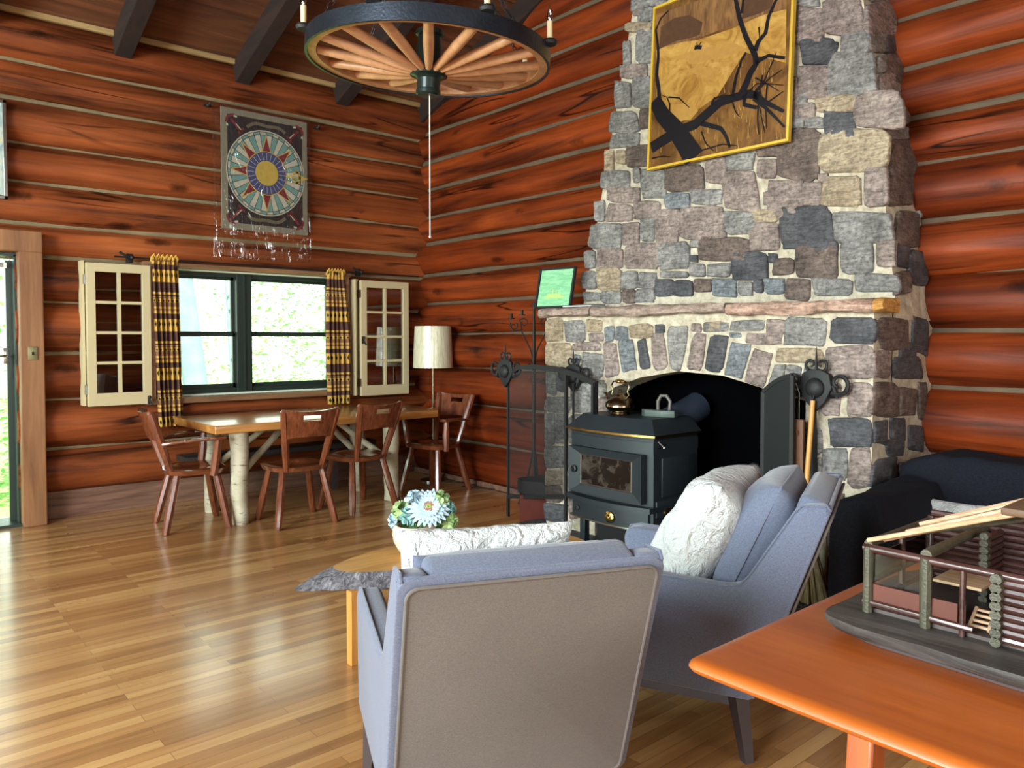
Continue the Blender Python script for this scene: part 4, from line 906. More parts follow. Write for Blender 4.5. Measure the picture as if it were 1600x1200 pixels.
br([(410, 825), (540, 860), (570, 900), (600, 985)], 28, 14, 5); br([(620, 640), (640, 520), (680, 400), (710, 350)], 20, 8, 5); br([(480, 700), (500, 650)], 22, 10, 5)
for p_ in ([(760, 620), (830, 540), (880, 430), (910, 350)], [(780, 610), (870, 520), (950, 465)], [(770, 520), (850, 560), (960, 570)], [(860, 680), (960, 610)], [(700, 640), (780, 560), (850, 560), (930, 610)], [(790, 700), (785, 800), (795, 900)],
           [(800, 710), (820, 820), (835, 890)], [(620, 690), (640, 750), (665, 780)], [(500, 660), (560, 635), (640, 650)], [(410, 880), (440, 960), (490, 1010)], [(190, 810), (200, 700), (180, 650), (150, 640)], [(190, 650), (260, 655), (330, 720)],
           [(80, 1060), (150, 1045), (200, 1050)], [(850, 560), (840, 700), (845, 860)], [(795, 180), (800, 260)], [(820, 500), (800, 600), (830, 700)], [(400, 1010), (550, 965), (650, 975)]): br(p_, 9, 4, 5)
br([(365, 320), (385, 315), (412, 318)], 24, 20, 5); br([(385, 315), (380, 285)], 6, 4, 5); br([(398, 300), (408, 282)], 8, 4, 5)
for _ in range(60):
    x, y = random.uniform(560, 950), random.uniform(260, 1000)
    br([(x, y), (x+random.uniform(-15, 15), y-random.uniform(40, 90))], 4, 1, 3, 1)
for _ in range(30):
    x, y = random.uniform(120, 560), random.uniform(850, 1050); br([(x, y), (x+random.uniform(-15, 15), y-random.uniform(40, 90))], 4, 1, 3, 1)
obj('canvas', cv, [PG, PFd, PH, PBr, PLt, PDk], pnt, smooth=0)
# ---- mantel : leaning glazed picture, loose papers
mt = 1.624
A_, B_, C_, D_ = wb(840, 476, -.70), wb(888, 471, -.70), wb(884, 417, -.62), wb(835, 421, -.62)
mf = thing('mantel_picture', 'small black-framed pale green picture leaning on the mantel left end', 'picture', ((A_+B_)/2).xy.to_3d()+Vector((0, 0, mt)))
A_.z = B_.z = mt+.002; h_ = C_.z-mt
ya, yb = A_.y-.0, B_.y; x0_, x1_ = -.72, -.66
lean = Vector((x1_-x0_, 0, h_)).normalized(); sidev = Vector((.12, -1, 0)).normalized(); wd = abs(yb-ya)*1.0; hh = h_
pA = Vector((x0_, ya, mt)); nn = sidev.cross(lean).normalized(); nn = nn if nn.x < 0 else -nn
fr = MB()
for a, b in ((pA, pA+sidev*wd), (pA+lean*hh, pA+lean*hh+sidev*wd)): fr.bar(a+lean*(.008 if a is pA else -.006), b+lean*(.008 if a is pA else -.006), .022, .016, up=lean)
for a, b in ((pA, pA+lean*hh), (pA+sidev*wd, pA+sidev*wd+lean*hh)): fr.bar(a, b, .022, .016, up=sidev)
obj('frame', fr, M['iron'], mf, smooth=0)
m_ = pA+sidev*wd/2+lean*hh/2+nn*.004
gp = NT('pale_green_print'); n1 = gp.noise(gp.co(scale=(1, 1, 5)), 9, 3, .6, 1); gp.col(gp.ramp(n1, [(.4, (.20, .52, .27, 1)), (.6, (.30, .62, .36, 1))])); gp.rough(.06)
obj('print', MB().add([m_-sidev*wd*.46-lean*hh*.46, m_+sidev*wd*.46-lean*hh*.46, m_+sidev*wd*.46+lean*hh*.46, m_-sidev*wd*.46+lean*hh*.46], [(0, 1, 2, 3)]), gp.m, mf, smooth=0)
ship = MB(); nq = nn*.003
for (u0, v0, u1, v1) in ((-.28, -.26, .30, -.20), (-.20, -.20, .20, -.14), (-.06, -.14, -.02, -.04), (.05, -.14, .08, -.06)):
    ship.add([m_+nq+sidev*wd*u0+lean*hh*v0, m_+nq+sidev*wd*u1+lean*hh*v0, m_+nq+sidev*wd*u1+lean*hh*v1, m_+nq+sidev*wd*u0+lean*hh*v1], [(0, 1, 2, 3)])
tag(obj('printed_ship', ship, plain('pale_yellow_ink', (.45, .62, .22), .3), mf, smooth=0), 'pale yellow ship in the picture')
tag(obj('booklet', MB().box((-.66, -2.99, mt+.006), (.16, .26, .010), Euler((0, 0, .1)), bev=.002), M['paper'], smooth=0), 'pale booklet lying on the mantel right of the green picture', 'booklet')
tag(obj('booklet', MB().box((-.62, -3.01, mt+.016), (.14, .20, .008), Euler((0, 0, -.25)), bev=.002), plain('grey_booklet', (.14, .145, .16), .6), smooth=0), 'dark grey booklet on top of the pale one on the mantel', 'booklet')

# ---- stove
xs_ = -1.0; ys0, ys1 = -3.225, -3.905; xb_ = -.56; ym = (ys0+ys1)/2; ww = ys0-ys1
st = thing('wood_stove', 'dark green-grey cast iron stove with brass rim and glass door in the fireplace', 'stove', ((xs_+xb_)/2, ym, 0.03))
def bow(y, d=.045): return d*(1-((y-ym)/(ww/2))**2)
def bowed(z0, z1, x0, d, grow=0, back=xb_, top_in=0):     # box with a bowed front
    n = 14; ys = [ys0+grow-(ww+2*grow)*i/n for i in range(n+1)]
    def loop(z, i_): return [Vector((x0-d*(1-((y-ym)/(ww/2+grow))**2)+i_, y*(1)+(i_ if y < ym else -i_)*(abs(y-ym)/(ww/2)), z)) for y in ys]+[Vector((back-i_*.3, ys1-grow+i_, z)), Vector((back-i_*.3, ys0+grow-i_, z))]
    a = loop(z0, 0); b = loop(z1, top_in); m = len(a)
    return a+b, [tuple(range(m))[::-1], tuple(range(m, 2*m))]+[(i, (i+1) % m, m+(i+1) % m, m+i) for i in range(m)]
body = MB().add(*bowed(.245, .785, xs_, .035)); obj('body', body, M['stove'], st, smooth=30)
obj('top_plate', MB().add(*bowed(.815, .905, xs_-.03, .05, .03, xb_, .075)), M['stove'], st, smooth=30)
obj('lid_gap', MB().add(*bowed(.785, .806, xs_+.005, .035, -.005)), M['stovedark'], st, smooth=30)
tag(obj('rim', MB().add(*bowed(.804, .817, xs_-.036, .05, .036)), M['brass'], st, smooth=30), 'brass rim under the top plate')
fx = lambda y, o=0: xs_-.035*(1-((y-ym)/(ww/2))**2)-o
obj('upper_band', MB().add(*bowed(.700, .772, xs_-.008, .04, .004)), M['stove'], st, smooth=30)
# door with bevelled surround and glass
dr = MB(); yl0, yr0 = ys0-.02, ys1+.045; g0, g1 = ys0-.115, ys1+.135; gz0, gz1, dz0, dz1 = .455, .645, .395, .695
o = [(yl0, dz0), (yr0, dz0), (yr0, dz1), (yl0, dz1)]; i_ = [(g0, gz0), (g1, gz0), (g1, gz1), (g0, gz1)]
pts = [Vector((xs_-.062, y, z)) for y, z in o]+[Vector((xs_-.042, y, z)) for y, z in i_]+[Vector((xs_-.015, y, z)) for y, z in o]
dr.add(pts, [(0, 1, 5, 4), (1, 2, 6, 5), (2, 3, 7, 6), (3, 0, 4, 7), (0, 8, 9, 1), (1, 9, 10, 2), (2, 10, 11, 3), (3, 11, 8, 0)])
do = obj('door', dr, M['stove'], st, smooth=0)
gl_ = [Vector((xs_-.040, y, z)) for y, z in i_]
obj('door_glass', MB().add([p+Vector((-.004, 0, 0)) for p in gl_], [(0, 1, 2, 3)]), M['glassdark'], do, smooth=0)
gt = MB()
for a, b in zip(gl_, gl_[1:]+gl_[:1]): gt.tube([a+Vector((-.006, 0, 0)), b+Vector((-.006, 0, 0))], .004, 6)
tag(obj('glass_trim', gt, M['chrome'], do), 'thin steel trim')
obj('knob', MB().lathe([(.024, 0), (.024, .008), (.014, .012), (.014, .004), (.008, .004), (.008, .022)], (xs_-.058, ys0-.065, .545), 18, axis=(-1, 0, 0)), M['stovedark'], do)
obj('ash_shelf', MB().add(*bowed(.345, .378, xs_-.05, .06, .012)), M['stove'], st, smooth=30)
obj('ash_drawer', MB().add(*bowed(.235, .340, xs_-.025, .05, -.02)), M['stove'], st, smooth=30)
tag(obj('drawer_edge', MB().add(*bowed(.228, .238, xs_-.03, .052, 0)), M['chrome'], st, smooth=30), 'bright lower edge')
tag(obj('dial', MB().lathe([(.036, 0), (.036, .012), (.026, .018), (.014, .018), (.010, .026), (0, .028)], (fx(ym, .04), ym-.06, .285), 24, axis=(-1, 0, 0)), M['brass'], st), 'round brass dial')
obj('dial', MB().lathe([(.018, 0), (.018, .010), (.008, .012), (0, .012)], (fx(ys0-.1, .03), ys0-.09, .29), 18, axis=(-1, 0, 0)), M['stovedark'], st)
sp = MB().box(((xs_+xb_)/2+.02, ys1-.003, .55), (.33, .012, .24), bev=.004).box(((xs_+xb_)/2, ys1-.004, .36), (.40, .012, .10), bev=.004)
obj('side_panel', sp, M['stove'], st, smooth=30)
tag(obj('dial', MB().lathe([(.030, 0), (.030, .01), (.02, .014), (.0, .014)], (xs_+.12, ys1-.008, .33), 20, axis=(0, -1, 0)), M['brass'], st), 'round brass dial')
obj('damper_lever', MB().tube([(xs_+.035, ys1-.005, .775), (xs_+.05, ys1-.04, .74)], .006, 8).ball((xs_+.05, ys1-.04, .74), .01), M['chrome'], st)
obj('pedestal', MB().box((-.74, ym, .135), (.30, .44, .21)), M['stovedark'], st, smooth=0)
for y in (ys0-.06, ys1+.06): obj('leg', MB().box((xs_+.05, y, .135), (.05, .045, .21), bev=.005), M['stove'], st, smooth=20)
obj('flue_pipe', MB().tube([(-.62, ym-.17, .86), (-.50, ym-.19, .90), (-.36, ym-.20, .95)], .095, 22), plain('flue_blue_steel', (.05, .065, .10), .4, .4), st)
# kettle
kx, ky, kz = -.86, -3.515, .905
kt = thing('kettle', 'tarnished squat kettle with brass top handle standing on the stove', 'kettle', (kx, ky, kz))
ks = 1.05
obj('body', MB().lathe([(.0, .018), (.055, .018), (.08, .03), (.098, .055), (.096, .078), (.075, .102), (.045, .118), (.04, .122)], (kx, ky, kz), 32), M['pewter'], kt)
obj('foot', MB().lathe([(.06, 0), (.064, .004), (.055, .02)], (kx, ky, kz), 24), M['pewter'], kt)
obj('lid', MB().lathe([(.042, .120), (.03, .132), (.012, .14), (.008, .15), (.012, .158), (.008, .168), (0, .17)], (kx, ky, kz), 24), M['pewter'], kt)
sy = Vector((.15, 1, 0)).normalized(); kc = Vector((kx, ky, kz))
obj('spout', MB().tube([kc+sy*.08+Vector((0, 0, .06)), kc+sy*.115+Vector((0, 0, .075)), kc+sy*.128+Vector((0, 0, .105)), kc+sy*.142+Vector((0, 0, .13)), kc+sy*.165+Vector((0, 0, .133))], [.022, .016, .012, .010, .008], 12), M['pewter'], kt)
for s in (-1, 1): obj('handle_arm', MB().tube([kc+sy*.06*s+Vector((0, 0, .11)), kc+sy*.085*s+Vector((0, 0, .13)), kc+sy*.072*s+Vector((0, 0, .155)), kc+sy*.09*s+Vector((0, 0, .185)), kc+sy*.07*s+Vector((0, 0, .213)), kc+sy*.04*s+Vector((0, 0, .215))], .0055, 8), M['pewter'], kt)
tag(obj('grip', MB().lathe([(.008, -.045), (.013, -.03), (.015, -.008), (.010, 0), (.015, .008), (.013, .03), (.008, .045)], kc+Vector((0, 0, .216)), 14, axis=sy), M['brass'], kt), 'turned brass grip')
# flat iron beside the kettle
ic = Vector((-.78, -3.785, .905)); 
fi = thing('flat_iron', 'old cast flat iron with arched handle on the stove top', 'iron', ic)
sole = [(.10, .035), (.02, .05), (-.10, .03), (-.13, 0), (-.10, -.03), (.02, -.05), (.10, -.035)]
d_ = Vector((-.35, 1, 0)).normalized(); e_ = Vector((d_.y, -d_.x, 0))
obj('sole', MB().prism([ic+d_*(-x)+e_*y for x, y in sole], (0, 0, .045), bev=.005), plain('grey_green_iron', (.075, .10, .09), .5, .3), fi, smooth=40)
obj('handle', MB().tube([ic-d_*.055+Vector((0, 0, .045)), ic-d_*.06+Vector((0, 0, .10)), ic-d_*.035+Vector((0, 0, .135)), ic+d_*.0+Vector((0, 0, .135)), ic+d_*.02+Vector((0, 0, .10)), ic+d_*.02+Vector((0, 0, .045))], .012, 10), plain('worn_iron', (.12, .11, .10), .45, .3), fi)

# ---- cast tool holders with scroll horns
def scroll(mb, c, ux, uz, r, turns, w_, start=0, sgn=1):
    pts = []
    for i in range(18):
        t = i/17; a = start+sgn*turns*2*pi*t; rr = r*(1-.72*t); pts.append(c+ux*rr*cos(a)+uz*rr*sin(a))
    mb.tube(pts, [w_*(1-.4*i/17) for i in range(18)], 7)
def tool_head(parent, c, s=1.0):
    ux, uz = Vector((0, 1, 0)), Vector((0, 0, 1)); mb = MB()
    mb.prism([c+Vector((-.012, y*s, z*s)) for y, z in ((-.05, .05), (-.06, .0), (-.035, -.05), (0, -.085), (.035, -.05), (.06, 0), (.05, .05), (.02, .065), (-.02, .065))], (.024, 0, 0), bev=.005)
    mb.ball(c+Vector((-.012, 0, 0)), .036*s, sc=(.6, 1, 1))
    for k in (-1, 1):
        scroll(mb, c+Vector((0, k*.082*s, .018*s)), ux*k, uz, .042*s, 1.1, .009*s, -2.2)
        scroll(mb, c+Vector((0, k*.02*s, .082*s)), ux*k, uz, .022*s, .9, .006*s, -1.2)
        mb.tube([c+Vector((0, k*.055*s, -.03*s)), c+Vector((0, k*.075*s, -.03*s)), c+Vector((0, k*.06*s, .01*s))], .007*s, 6)
    mb.tube([c+Vector((0, 0, .06*s)), c+Vector((0, 0, .145*s))], [.008*s, .002], 6)
    return obj('cast_head', mb, M['iron'], parent, smooth=50)
# right one fixed to the stones, with tongs; broom leaning below it
hc = wb(1275, 606, -.80)
t3 = thing('fire_tool_holder', 'black scrolled iron tool holder fixed to the stones right of the firebox', 'tool holder', hc)
tool_head(t3, hc, 1.5)
obj('bracket', MB().box((hc.x+.02, hc.y, hc.z), (.05, .03, .03)), M['iron'], t3, smooth=0)
obj('drop_rod', MB().bar(hc+Vector((0, .015, -.06)), hc+Vector((0, .0, -.62)), .05, .012), M['iron'], t3, smooth=0)
w3 = hc+Vector((-.03, .10, .02))
tag(obj('tongs', MB().tube([w3+Vector((0, 0, .0)), w3+Vector((0, .012, -.05)), w3+Vector((0, .014, -.62))], .006, 6).tube([w3, w3+Vector((0, -.02, -.05)), w3+Vector((0, -.022, -.62))], .006, 6), M['chrome']), 'thin steel tongs hanging beside the right iron holder', 'tongs')
bh0 = Vector((-.93, -4.83, .42)); bh1 = wb(1270, 626, -.83)
bt = Vector((-.92, -4.865, .035))
bm_ = thing('broom', 'straw broom with orange wooden handle leaning behind the grey armchair', 'broom', bt)
obj('handle', MB().tube([bh0, bh1], .013, 10), M['broomhandle'], bm_)
obj('hanging_loop', MB().tube([bh1, bh1+Vector((0, -.01, .05)), bh1+Vector((0, .01, .08)), bh1+Vector((0, .02, .04)), bh1], .004, 6), M['iron'], bm_)
sb = MB(); top_ = bh0
for k in range(90):
    a = random.uniform(-1, 1); b = random.uniform(-1, 1)
    sb.tube([top_+Vector((b*.012, a*.02, .02)), bt+Vector((b*.03, a*.06, .18)), bt+Vector((b*.045, a*.11-.01, 0))], .005, 4)
obj('straw', sb, M['straw'], bm_)
# fire screen doors : right leaf (solid, seen edge-on) 
r0, r1 = wb(1192, 745, -.80), wb(1240, 745, -.80)
sr = thing('iron_fire_door', 'tall dark iron panel with arched top standing at the right of the firebox', 'fire door', (r1.x-.1, (r0.y+r1.y)/2, .03))
ztp = wb(1240, 587, -.9).z; zl_ = wb(1192, 612, -.85).z
Pa, Pb = Vector((-.85, wb(1193, 740, -.85).y, .03)), Vector((-.90, wb(1238, 740, -.90).y, .03))
arcp = [Pa, Pb]+[Pb.lerp(Pa, t)+Vector((0, 0, ztp-.03-(ztp-zl_)*(t**1.7))) for t in (0, .2, .4, .6, .8, 1)]
nrm = (Pb-Pa).cross(Vector((0, 0, 1))).normalized()
obj('panel', MB().prism(arcp, nrm*.012), plain('iron_sheet', (.011, .014, .016), .45, .3), sr, smooth=0)
ed = MB()
for a, b in zip(arcp, arcp[1:]+arcp[:1]): ed.bar(a+nrm*.006, b+nrm*.006, .018, .022)
obj('frame', ed, M['iron'], sr, smooth=0)
zb_ = wb(1250, 655, -.85).z; by = wb(1250, 700, -.85).y
tag(obj('wooden_paddle', MB().box((-.86, by, .03+(zb_-.03)/2), (.02, .055, zb_-.03), bev=.003).tube([(-.873, by, zb_-.08), (-.885, by, zb_-.06)], .006, 6), M['leather'], smooth=0), 'narrow brown wooden slat standing between iron door and broom', 'slat')
# andiron in the firebox
an = thing('andiron', 'black andiron with curled top in the firebox opening', 'andiron', (-.70, -4.45, .03)); ac = wb(1180, 738, -.70)
mb = MB().box((ac.x, ac.y, .03+.25), (.03, .03, .50)); scroll(mb, ac+Vector((0, 0, 0)), Vector((0, 1, 0)), Vector((0, 0, 1)), .05, 1.2, .014); mb.box((ac.x+.15, ac.y, .12), (.34, .03, .03)).box((ac.x, ac.y, .05), (.04, .2, .04))
for k in range(6): mb.tube([Vector((ac.x-.02, ac.y-.12+.045*k, ac.z-.13)), Vector((ac.x-.03, ac.y-.12+.045*k, ac.z-.07)), Vector((ac.x-.02, ac.y-.10+.045*k, ac.z-.05))], .012, 6)
mb.box((ac.x, ac.y, ac.z-.10), (.03, .28, .03))
obj('ironwork', mb, M['iron'], an)
# left mesh screen panel, with its own scrolled head and posts
sA = fl(792, 806); dirv = Vector((RT.x, RT.y, 0)).normalized(); dA = (sA-CAM).dot(FW)
sB = wb(932, 700, -.95); sN = Vector((-(sB-sA).y, (sB-sA).x, 0)).normalized()
def sp_(u, v): return ppl(u, v, sA, sN)
Wp = (sp_(935, 700)-sp_(794, 700)).length
fs = thing('fire_screen', 'folding black wire mesh fire screen left of the stove', 'fire screen', sA)
arc = [(794, 586), (812, 574), (840, 573), (875, 578), (905, 587), (932, 600)]
zbm = sp_(794, 776).z; dirs = Vector(((sB-sA).x, (sB-sA).y, 0)).normalized()
mb = MB(); ap = [sp_(*p) for p in arc]
for a, b in zip(ap, ap[1:]): mb.bar(a, b, .03, .035)
for u, v in ((794, 586), (884, 580)): p = sp_(u, v); mb.bar(p, sp_(u, 776), .016, .018)
p = sp_(929, 598); mb.bar(p, Vector((p.x, p.y, sp_(929, 700).z)), .05, .02); mb.bar(sp_(794, 776), sp_(884, 776), .016, .03)
for u in (794, 884): p = sp_(u, 776); mb.bar(p, Vector((p.x, p.y, .0 if u < 800 else .032)), .02, .02)
obj('frame', mb, M['iron'], fs, smooth=0)
def meshf(u, v):
    uu = 794+90*u; p = sp_(uu, 700); zt_ = sp_(uu, 586-13*sin(min(1, u*1.5)*pi/2)).z; zb_ = sp_(uu, 776).z; return Vector((p.x, p.y, zb_+(zt_-zb_)*v))+dirv.cross(Vector((0, 0, 1)))*.004*sin(u*25)
obj('mesh', MB().grid(meshf, 24, 6), M['mesh'], fs, smooth=180)
tool_head(fs, sp_(793, 580)+Vector((-.02, 0, 0)), 1.5)
h2 = wb(896, 588, -.80)
t2 = thing('fire_tool_holder', 'black scrolled iron tool holder fixed to the stones behind the fire screen', 'tool holder', h2)
tool_head(t2, h2, 1.3); obj('bracket', MB().box((h2.x+.02, h2.y, h2.z), (.05, .03, .03)), M['iron'], t2, smooth=0)
for k, dy in enumerate((-.03, .03)):
    p = h2+Vector((-.03, dy, -.05)); mb = MB().tube([p+Vector((.02, 0, .01)), p, p+Vector((0, 0, -.62))], .008, 6)
    tag(obj(('fire_poker', 'ash_shovel')[k], mb, M['iron']), ('right one of the two thin black rods hanging from the holder behind the screen', 'left one of the two thin black rods hanging from the holder behind the screen')[k], ('poker', 'shovel')[k])
# log basket behind the screen
lb0 = fl(798, 812, 0)+Vector((.10, .0, 0)); lbc = Vector((lb0.x+.17, lb0.y-.18, 0))
lbk = thing('log_box', 'dark red-brown log box behind the mesh screen beside the fireplace', 'box', lbc)
rz_ = R(-41)
rot = Euler((0, 0, rz_))
def lp_(x, y, z): v = Vector((x, y, 0)); v.rotate(rot); return lbc+v+Vector((0, 0, z))
bx_ = MB()
for (c, s) in (((0, -.13, .11), (.50, .015, .20)), ((0, .13, .11), (.50, .015, .20)), ((-.245, 0, .11), (.015, .27, .20)), ((.245, 0, .11), (.015, .27, .20)), ((0, 0, .02), (.49, .27, .02))): bx_.box(lp_(*c), s, rot)
obj('box', bx_, plain('mahogany_box', (.10, .022, .014), .3, 0, .4, 8), lbk, smooth=0)
obj('basket_rim', MB().add([lp_(.27*cos(2*pi*i/24), .15*sin(2*pi*i/24), z) for z in (.21, .31) for i in range(24)], [(i, (i+1) % 24, 24+(i+1) % 24, 24+i) for i in range(24)]+[tuple(range(24))]), M['iron'], lbk)
# candelabra
cx_, cy_ = -.31, -2.08; cz_ = wb(834, 478, cx_).z
cd = thing('candelabra', 'tall black wrought iron candelabra stand against the side log wall', 'candelabra', (cx_, cy_, 0))
mb = MB().tube([(cx_, cy_, .25), (cx_, cy_, 1.2), (cx_, cy_, cz_)], [.014, .016, .010], 8)
for k in range(3):
    a = k*2.1+.5; mb.tube([(cx_, cy_, .5), (cx_+.05*cos(a), cy_+.05*sin(a), .25), (cx_+.13*cos(a), cy_+.13*sin(a), .012)], .009, 6)
obj('stem', mb, M['iron'], cd)
ux = dirv
for k in (-1, 1):
    mb = MB(); c0 = Vector((cx_, cy_, cz_))
    mb.tube([c0+Vector((0, 0, -.48)), c0+ux*k*.03+Vector((0, 0, -.36)), c0+ux*k*.10+Vector((0, 0, -.22)), c0+ux*k*.11+Vector((0, 0, -.13))], .006, 6)
    scroll(mb, c0+ux*k*.085+Vector((0, 0, -.14)), ux*k, Vector((0, 0, 1)), .04, 1.1, .006, .3)
    scroll(mb, c0+ux*k*.17+Vector((0, 0, -.17)), ux*k, Vector((0, 0, 1)), .035, 1.1, .006, 2.2)
    scroll(mb, c0+ux*k*.035+Vector((0, 0, -.50)), ux*k, Vector((0, 0, 1)), .03, 1.1, .006, 2.6)
    mb.tube([c0+ux*k*.10+Vector((0, 0, -.20)), c0+ux*k*.17+Vector((0, 0, -.21)), c0+ux*k*.205+Vector((0, 0, -.16)), c0+ux*k*.19+Vector((0, 0, -.12))], .006, 6)
    obj('arm', mb, M['iron'], cd)
    for (o_, z_) in ((.10, -.08), (.19, -.11)):
        obj('candle_cup', MB().lathe([(.0, 0), (.03, .002), (.03, .008), (.012, .010), (.012, .045), (.0, .045)], c0+ux*k*o_+Vector((0, 0, z_)), 14), M['iron'], cd)
obj('candle_cup', MB().lathe([(.0, 0), (.035, .002), (.035, .008), (.012, .010), (.012, .03), (.0, .03)], (cx_, cy_, cz_), 14), M['iron'], cd)

# ================================================================== SEATING GROUP
def rbox(c, s, b, rot=None): return MB().box(c, s, rot, b)
def armchair(label):
    t = thing('armchair', label, 'armchair')
    prof = [(.235, .215), (.0, .86), (.012, .878), (.085, .872), (.105, .850), (.245, .625), (.275, .592), (.32, .582), (.80, .600), (.845, .590), (.860, .555), (.825, .215)]
    for sx in (-1, 1):
        x = .33*sx; mb = MB().prism([(x, y, z) for y, z in prof], (-.075*sx, 0, 0), bev=.016)
        obj('armrest', mb, M['grey'], t, local=True, smooth=50)
        pm = MB(); pr = [(y, z) for y, z in prof[1:-1]]; pm.tube([(x-.010*sx, y+(.002), z+.001) for y, z in pr], .0045, 6)
        obj('piping', pm, M['grey'], t, local=True)
    a = Vector((0, .0, .868)); b = Vector((0, .232, .215)); d = (b-a); L = d.length; d.normalize()
    rot = Matrix((Vector((1, 0, 0)), Vector((0, -d.z, d.y)), -d)).transposed()      # local y = chair front normal
    mid = (a+b)/2
    obj('backrest', MB().box(mid+rot @ Vector((0, .052, 0)), (.52, .095, L), rot, .022), M['grey'], t, local=True, smooth=50)
    def rr(w_, h, r, n=6):
        p = []
        for cx, cz, s in ((w_/2-r, h/2-r, 0), (-w_/2+r, h/2-r, 90), (-w_/2+r, -h/2+r, 180), (w_/2-r, -h/2+r, 270)):
            for i in range(n+1): an_ = R(s+90*i/n); p.append((cx+r*cos(an_), cz+r*sin(an_)))
        return p
    o_ = rr(.615, L-.035, .030)
    bp = MB().prism([mid+rot @ Vector((x, -.001, z)) for x, z in o_], rot @ Vector((0, -.010, 0)), bev=.003)
    tag(obj('back_panel', bp, M['greyback_dim'], t, local=True, smooth=50), 'grey fabric back panel, dim warm light put into its colour')
    o_.append(o_[0]); pm = MB().tube([mid+rot @ Vector((x, -.010, z)) for x, z in o_], .005, 8, cap=False)
    tag(obj('piping', pm, plain('back_piping', (.125, .108, .102), .8, 0, .2, 60), t, local=True), 'grey piping around the back panel, toned to match it')
    fb = MB().prism([mid+rot @ Vector((x, .014, z)) for x, z in rr(.66, L+.0, .035)], rot @ Vector((0, -.016, 0)), bev=.005)
    obj('back_edge', fb, M['grey'], t, local=True, smooth=50)
    obj('seat_base', rbox((0, .53, .275), (.53, .62, .12), .015), M['grey'], t, local=True, smooth=50)
    obj('seat_cushion', rbox((0, .50, .40), (.505, .64, .14), .035), M['grey'], t, local=True, smooth=60)
    tag(obj('apron', MB().box((0, .53, .195), (.56, .54, .05)), M['darkwood'], t, local=True, smooth=0), 'dark wooden apron')
    for sx in (-1, 1):
        for y, dy in ((.285, -.035), (.76, .03)):
            tag(obj('leg', MB().tube([(sx*.285, y, .22), (sx*.292, y+dy*.5, .11), (sx*.30, y+dy, 0)], [.036, .029, .022], 4), M['darkwood'], t, local=True, smooth=0), 'dark brown tapered leg')
    return t
ch1 = armchair('grey fabric armchair in the foreground, seen from behind'); ch1.location = (-3.475, -5.56, 0); ch1.rotation_euler.z = R(66.4-90)
ch2 = copy_tree(ch1); ch2.location = (-2.075, -5.58, 0); ch2.rotation_euler.z = R(23); ch2['label'] = 'grey fabric armchair seen from its side in front of the fireplace'
for o in (ch1, ch2): o['group'] = 'grey armchairs by the coffee table'
def pillow(name, label, chair, w_, h, th, loc, tiltx, rz, mat, sd, cat='cushion', wr=.012, seam=True):
    def f(sgn):
        def g(u, v):
            x, z = 2*u-1, 2*v-1
            e = max(0, (1-abs(x)**3.6))**.5*max(0, (1-abs(z)**3.6))**.5
            pin = 1-.07*(1-abs(x))*0
            px = x*w_/2*(1-.06*(1-abs(z)**2)*abs(x)**3*0-.05*(abs(x)**4)*(1-z*z)); pz_ = z*h/2*(1-.05*(abs(z)**4)*(1-x*x))
            y = sgn*(th/2*e+.004)+wr*e*noise.noise(Vector((x*2.2+sd, z*2.2, sgn)))+wr*.35*noise.noise(Vector((x*7+sd, z*7, sgn)))
            return Vector((px, y, pz_))
        return g
    mb = MB().grid(f(1), 36, 30).grid(f(-1), 36, 30)
    n = 37; m = 31; o = n*m; B = [j*n for j in range(m)]; T_ = [j*n+n-1 for j in range(m)]; Lw = list(range(n)); Up = [(m-1)*n+i for i in range(n)]
    for line in (B, T_, Lw, Up):
        for i, k in zip(line, line[1:]): mb.f.append((i, k, k+o, i+o)); mb.mi.append(0)
    ob = obj(name, mb, mat, local=True, smooth=180)
    mat_ = Matrix.LocRotScale(chair.location, chair.rotation_euler, None) @ Matrix.Translation(loc) @ Matrix.Rotation(rz, 4, 'Z') @ Matrix.Rotation(tiltx, 4, 'X')
    ob.location = mat_.to_translation(); ob.rotation_euler = mat_.to_euler()
    tag(ob, label, cat)
    if seam:
        ed = [Vector((x*w_/2*.975, 0, z*h/2*.975)) for x, z in ((-1, -1), (-.5, -.985), (0, -.98), (.5, -.985), (1, -1), (.985, -.5), (.98, 0), (.985, .5), (1, 1), (.5, .985), (0, .98), (-.5, .985), (-1, 1), (-.985, .5), (-.98, 0), (-.985, -.5), (-1, -1))]
        obj('seam', MB().tube(ed, .004, 6, cap=False), mat, ob, local=True)
    return ob
pillow('cushion', 'grey loose back cushion of the foreground armchair, only its top edge showing', ch1, .53, .46, .15, (-.005, .215, .665), R(20), 0, M['grey'], 3)
pillow('lumbar_pillow', 'white quilted lumbar pillow standing up on the foreground armchair', ch1,  .465, .41, .14, (-.045, .315, .71), R(14), R(-4), M['white'], 11, wr=.03, seam=False)
pillow('cushion', 'grey loose back cushion of the side-on armchair, right of the white pillow', ch2, .50, .48, .21, (0, .255, .695), R(24), 0, M['grey'], 21)
pillow('throw_pillow', 'square white furry pillow leaning on the grey cushion of the side-on armchair', ch2, .52, .50, .25, (-.01, .455, .685), R(30), R(-4), M['white'], 31, wr=.012, seam=False)
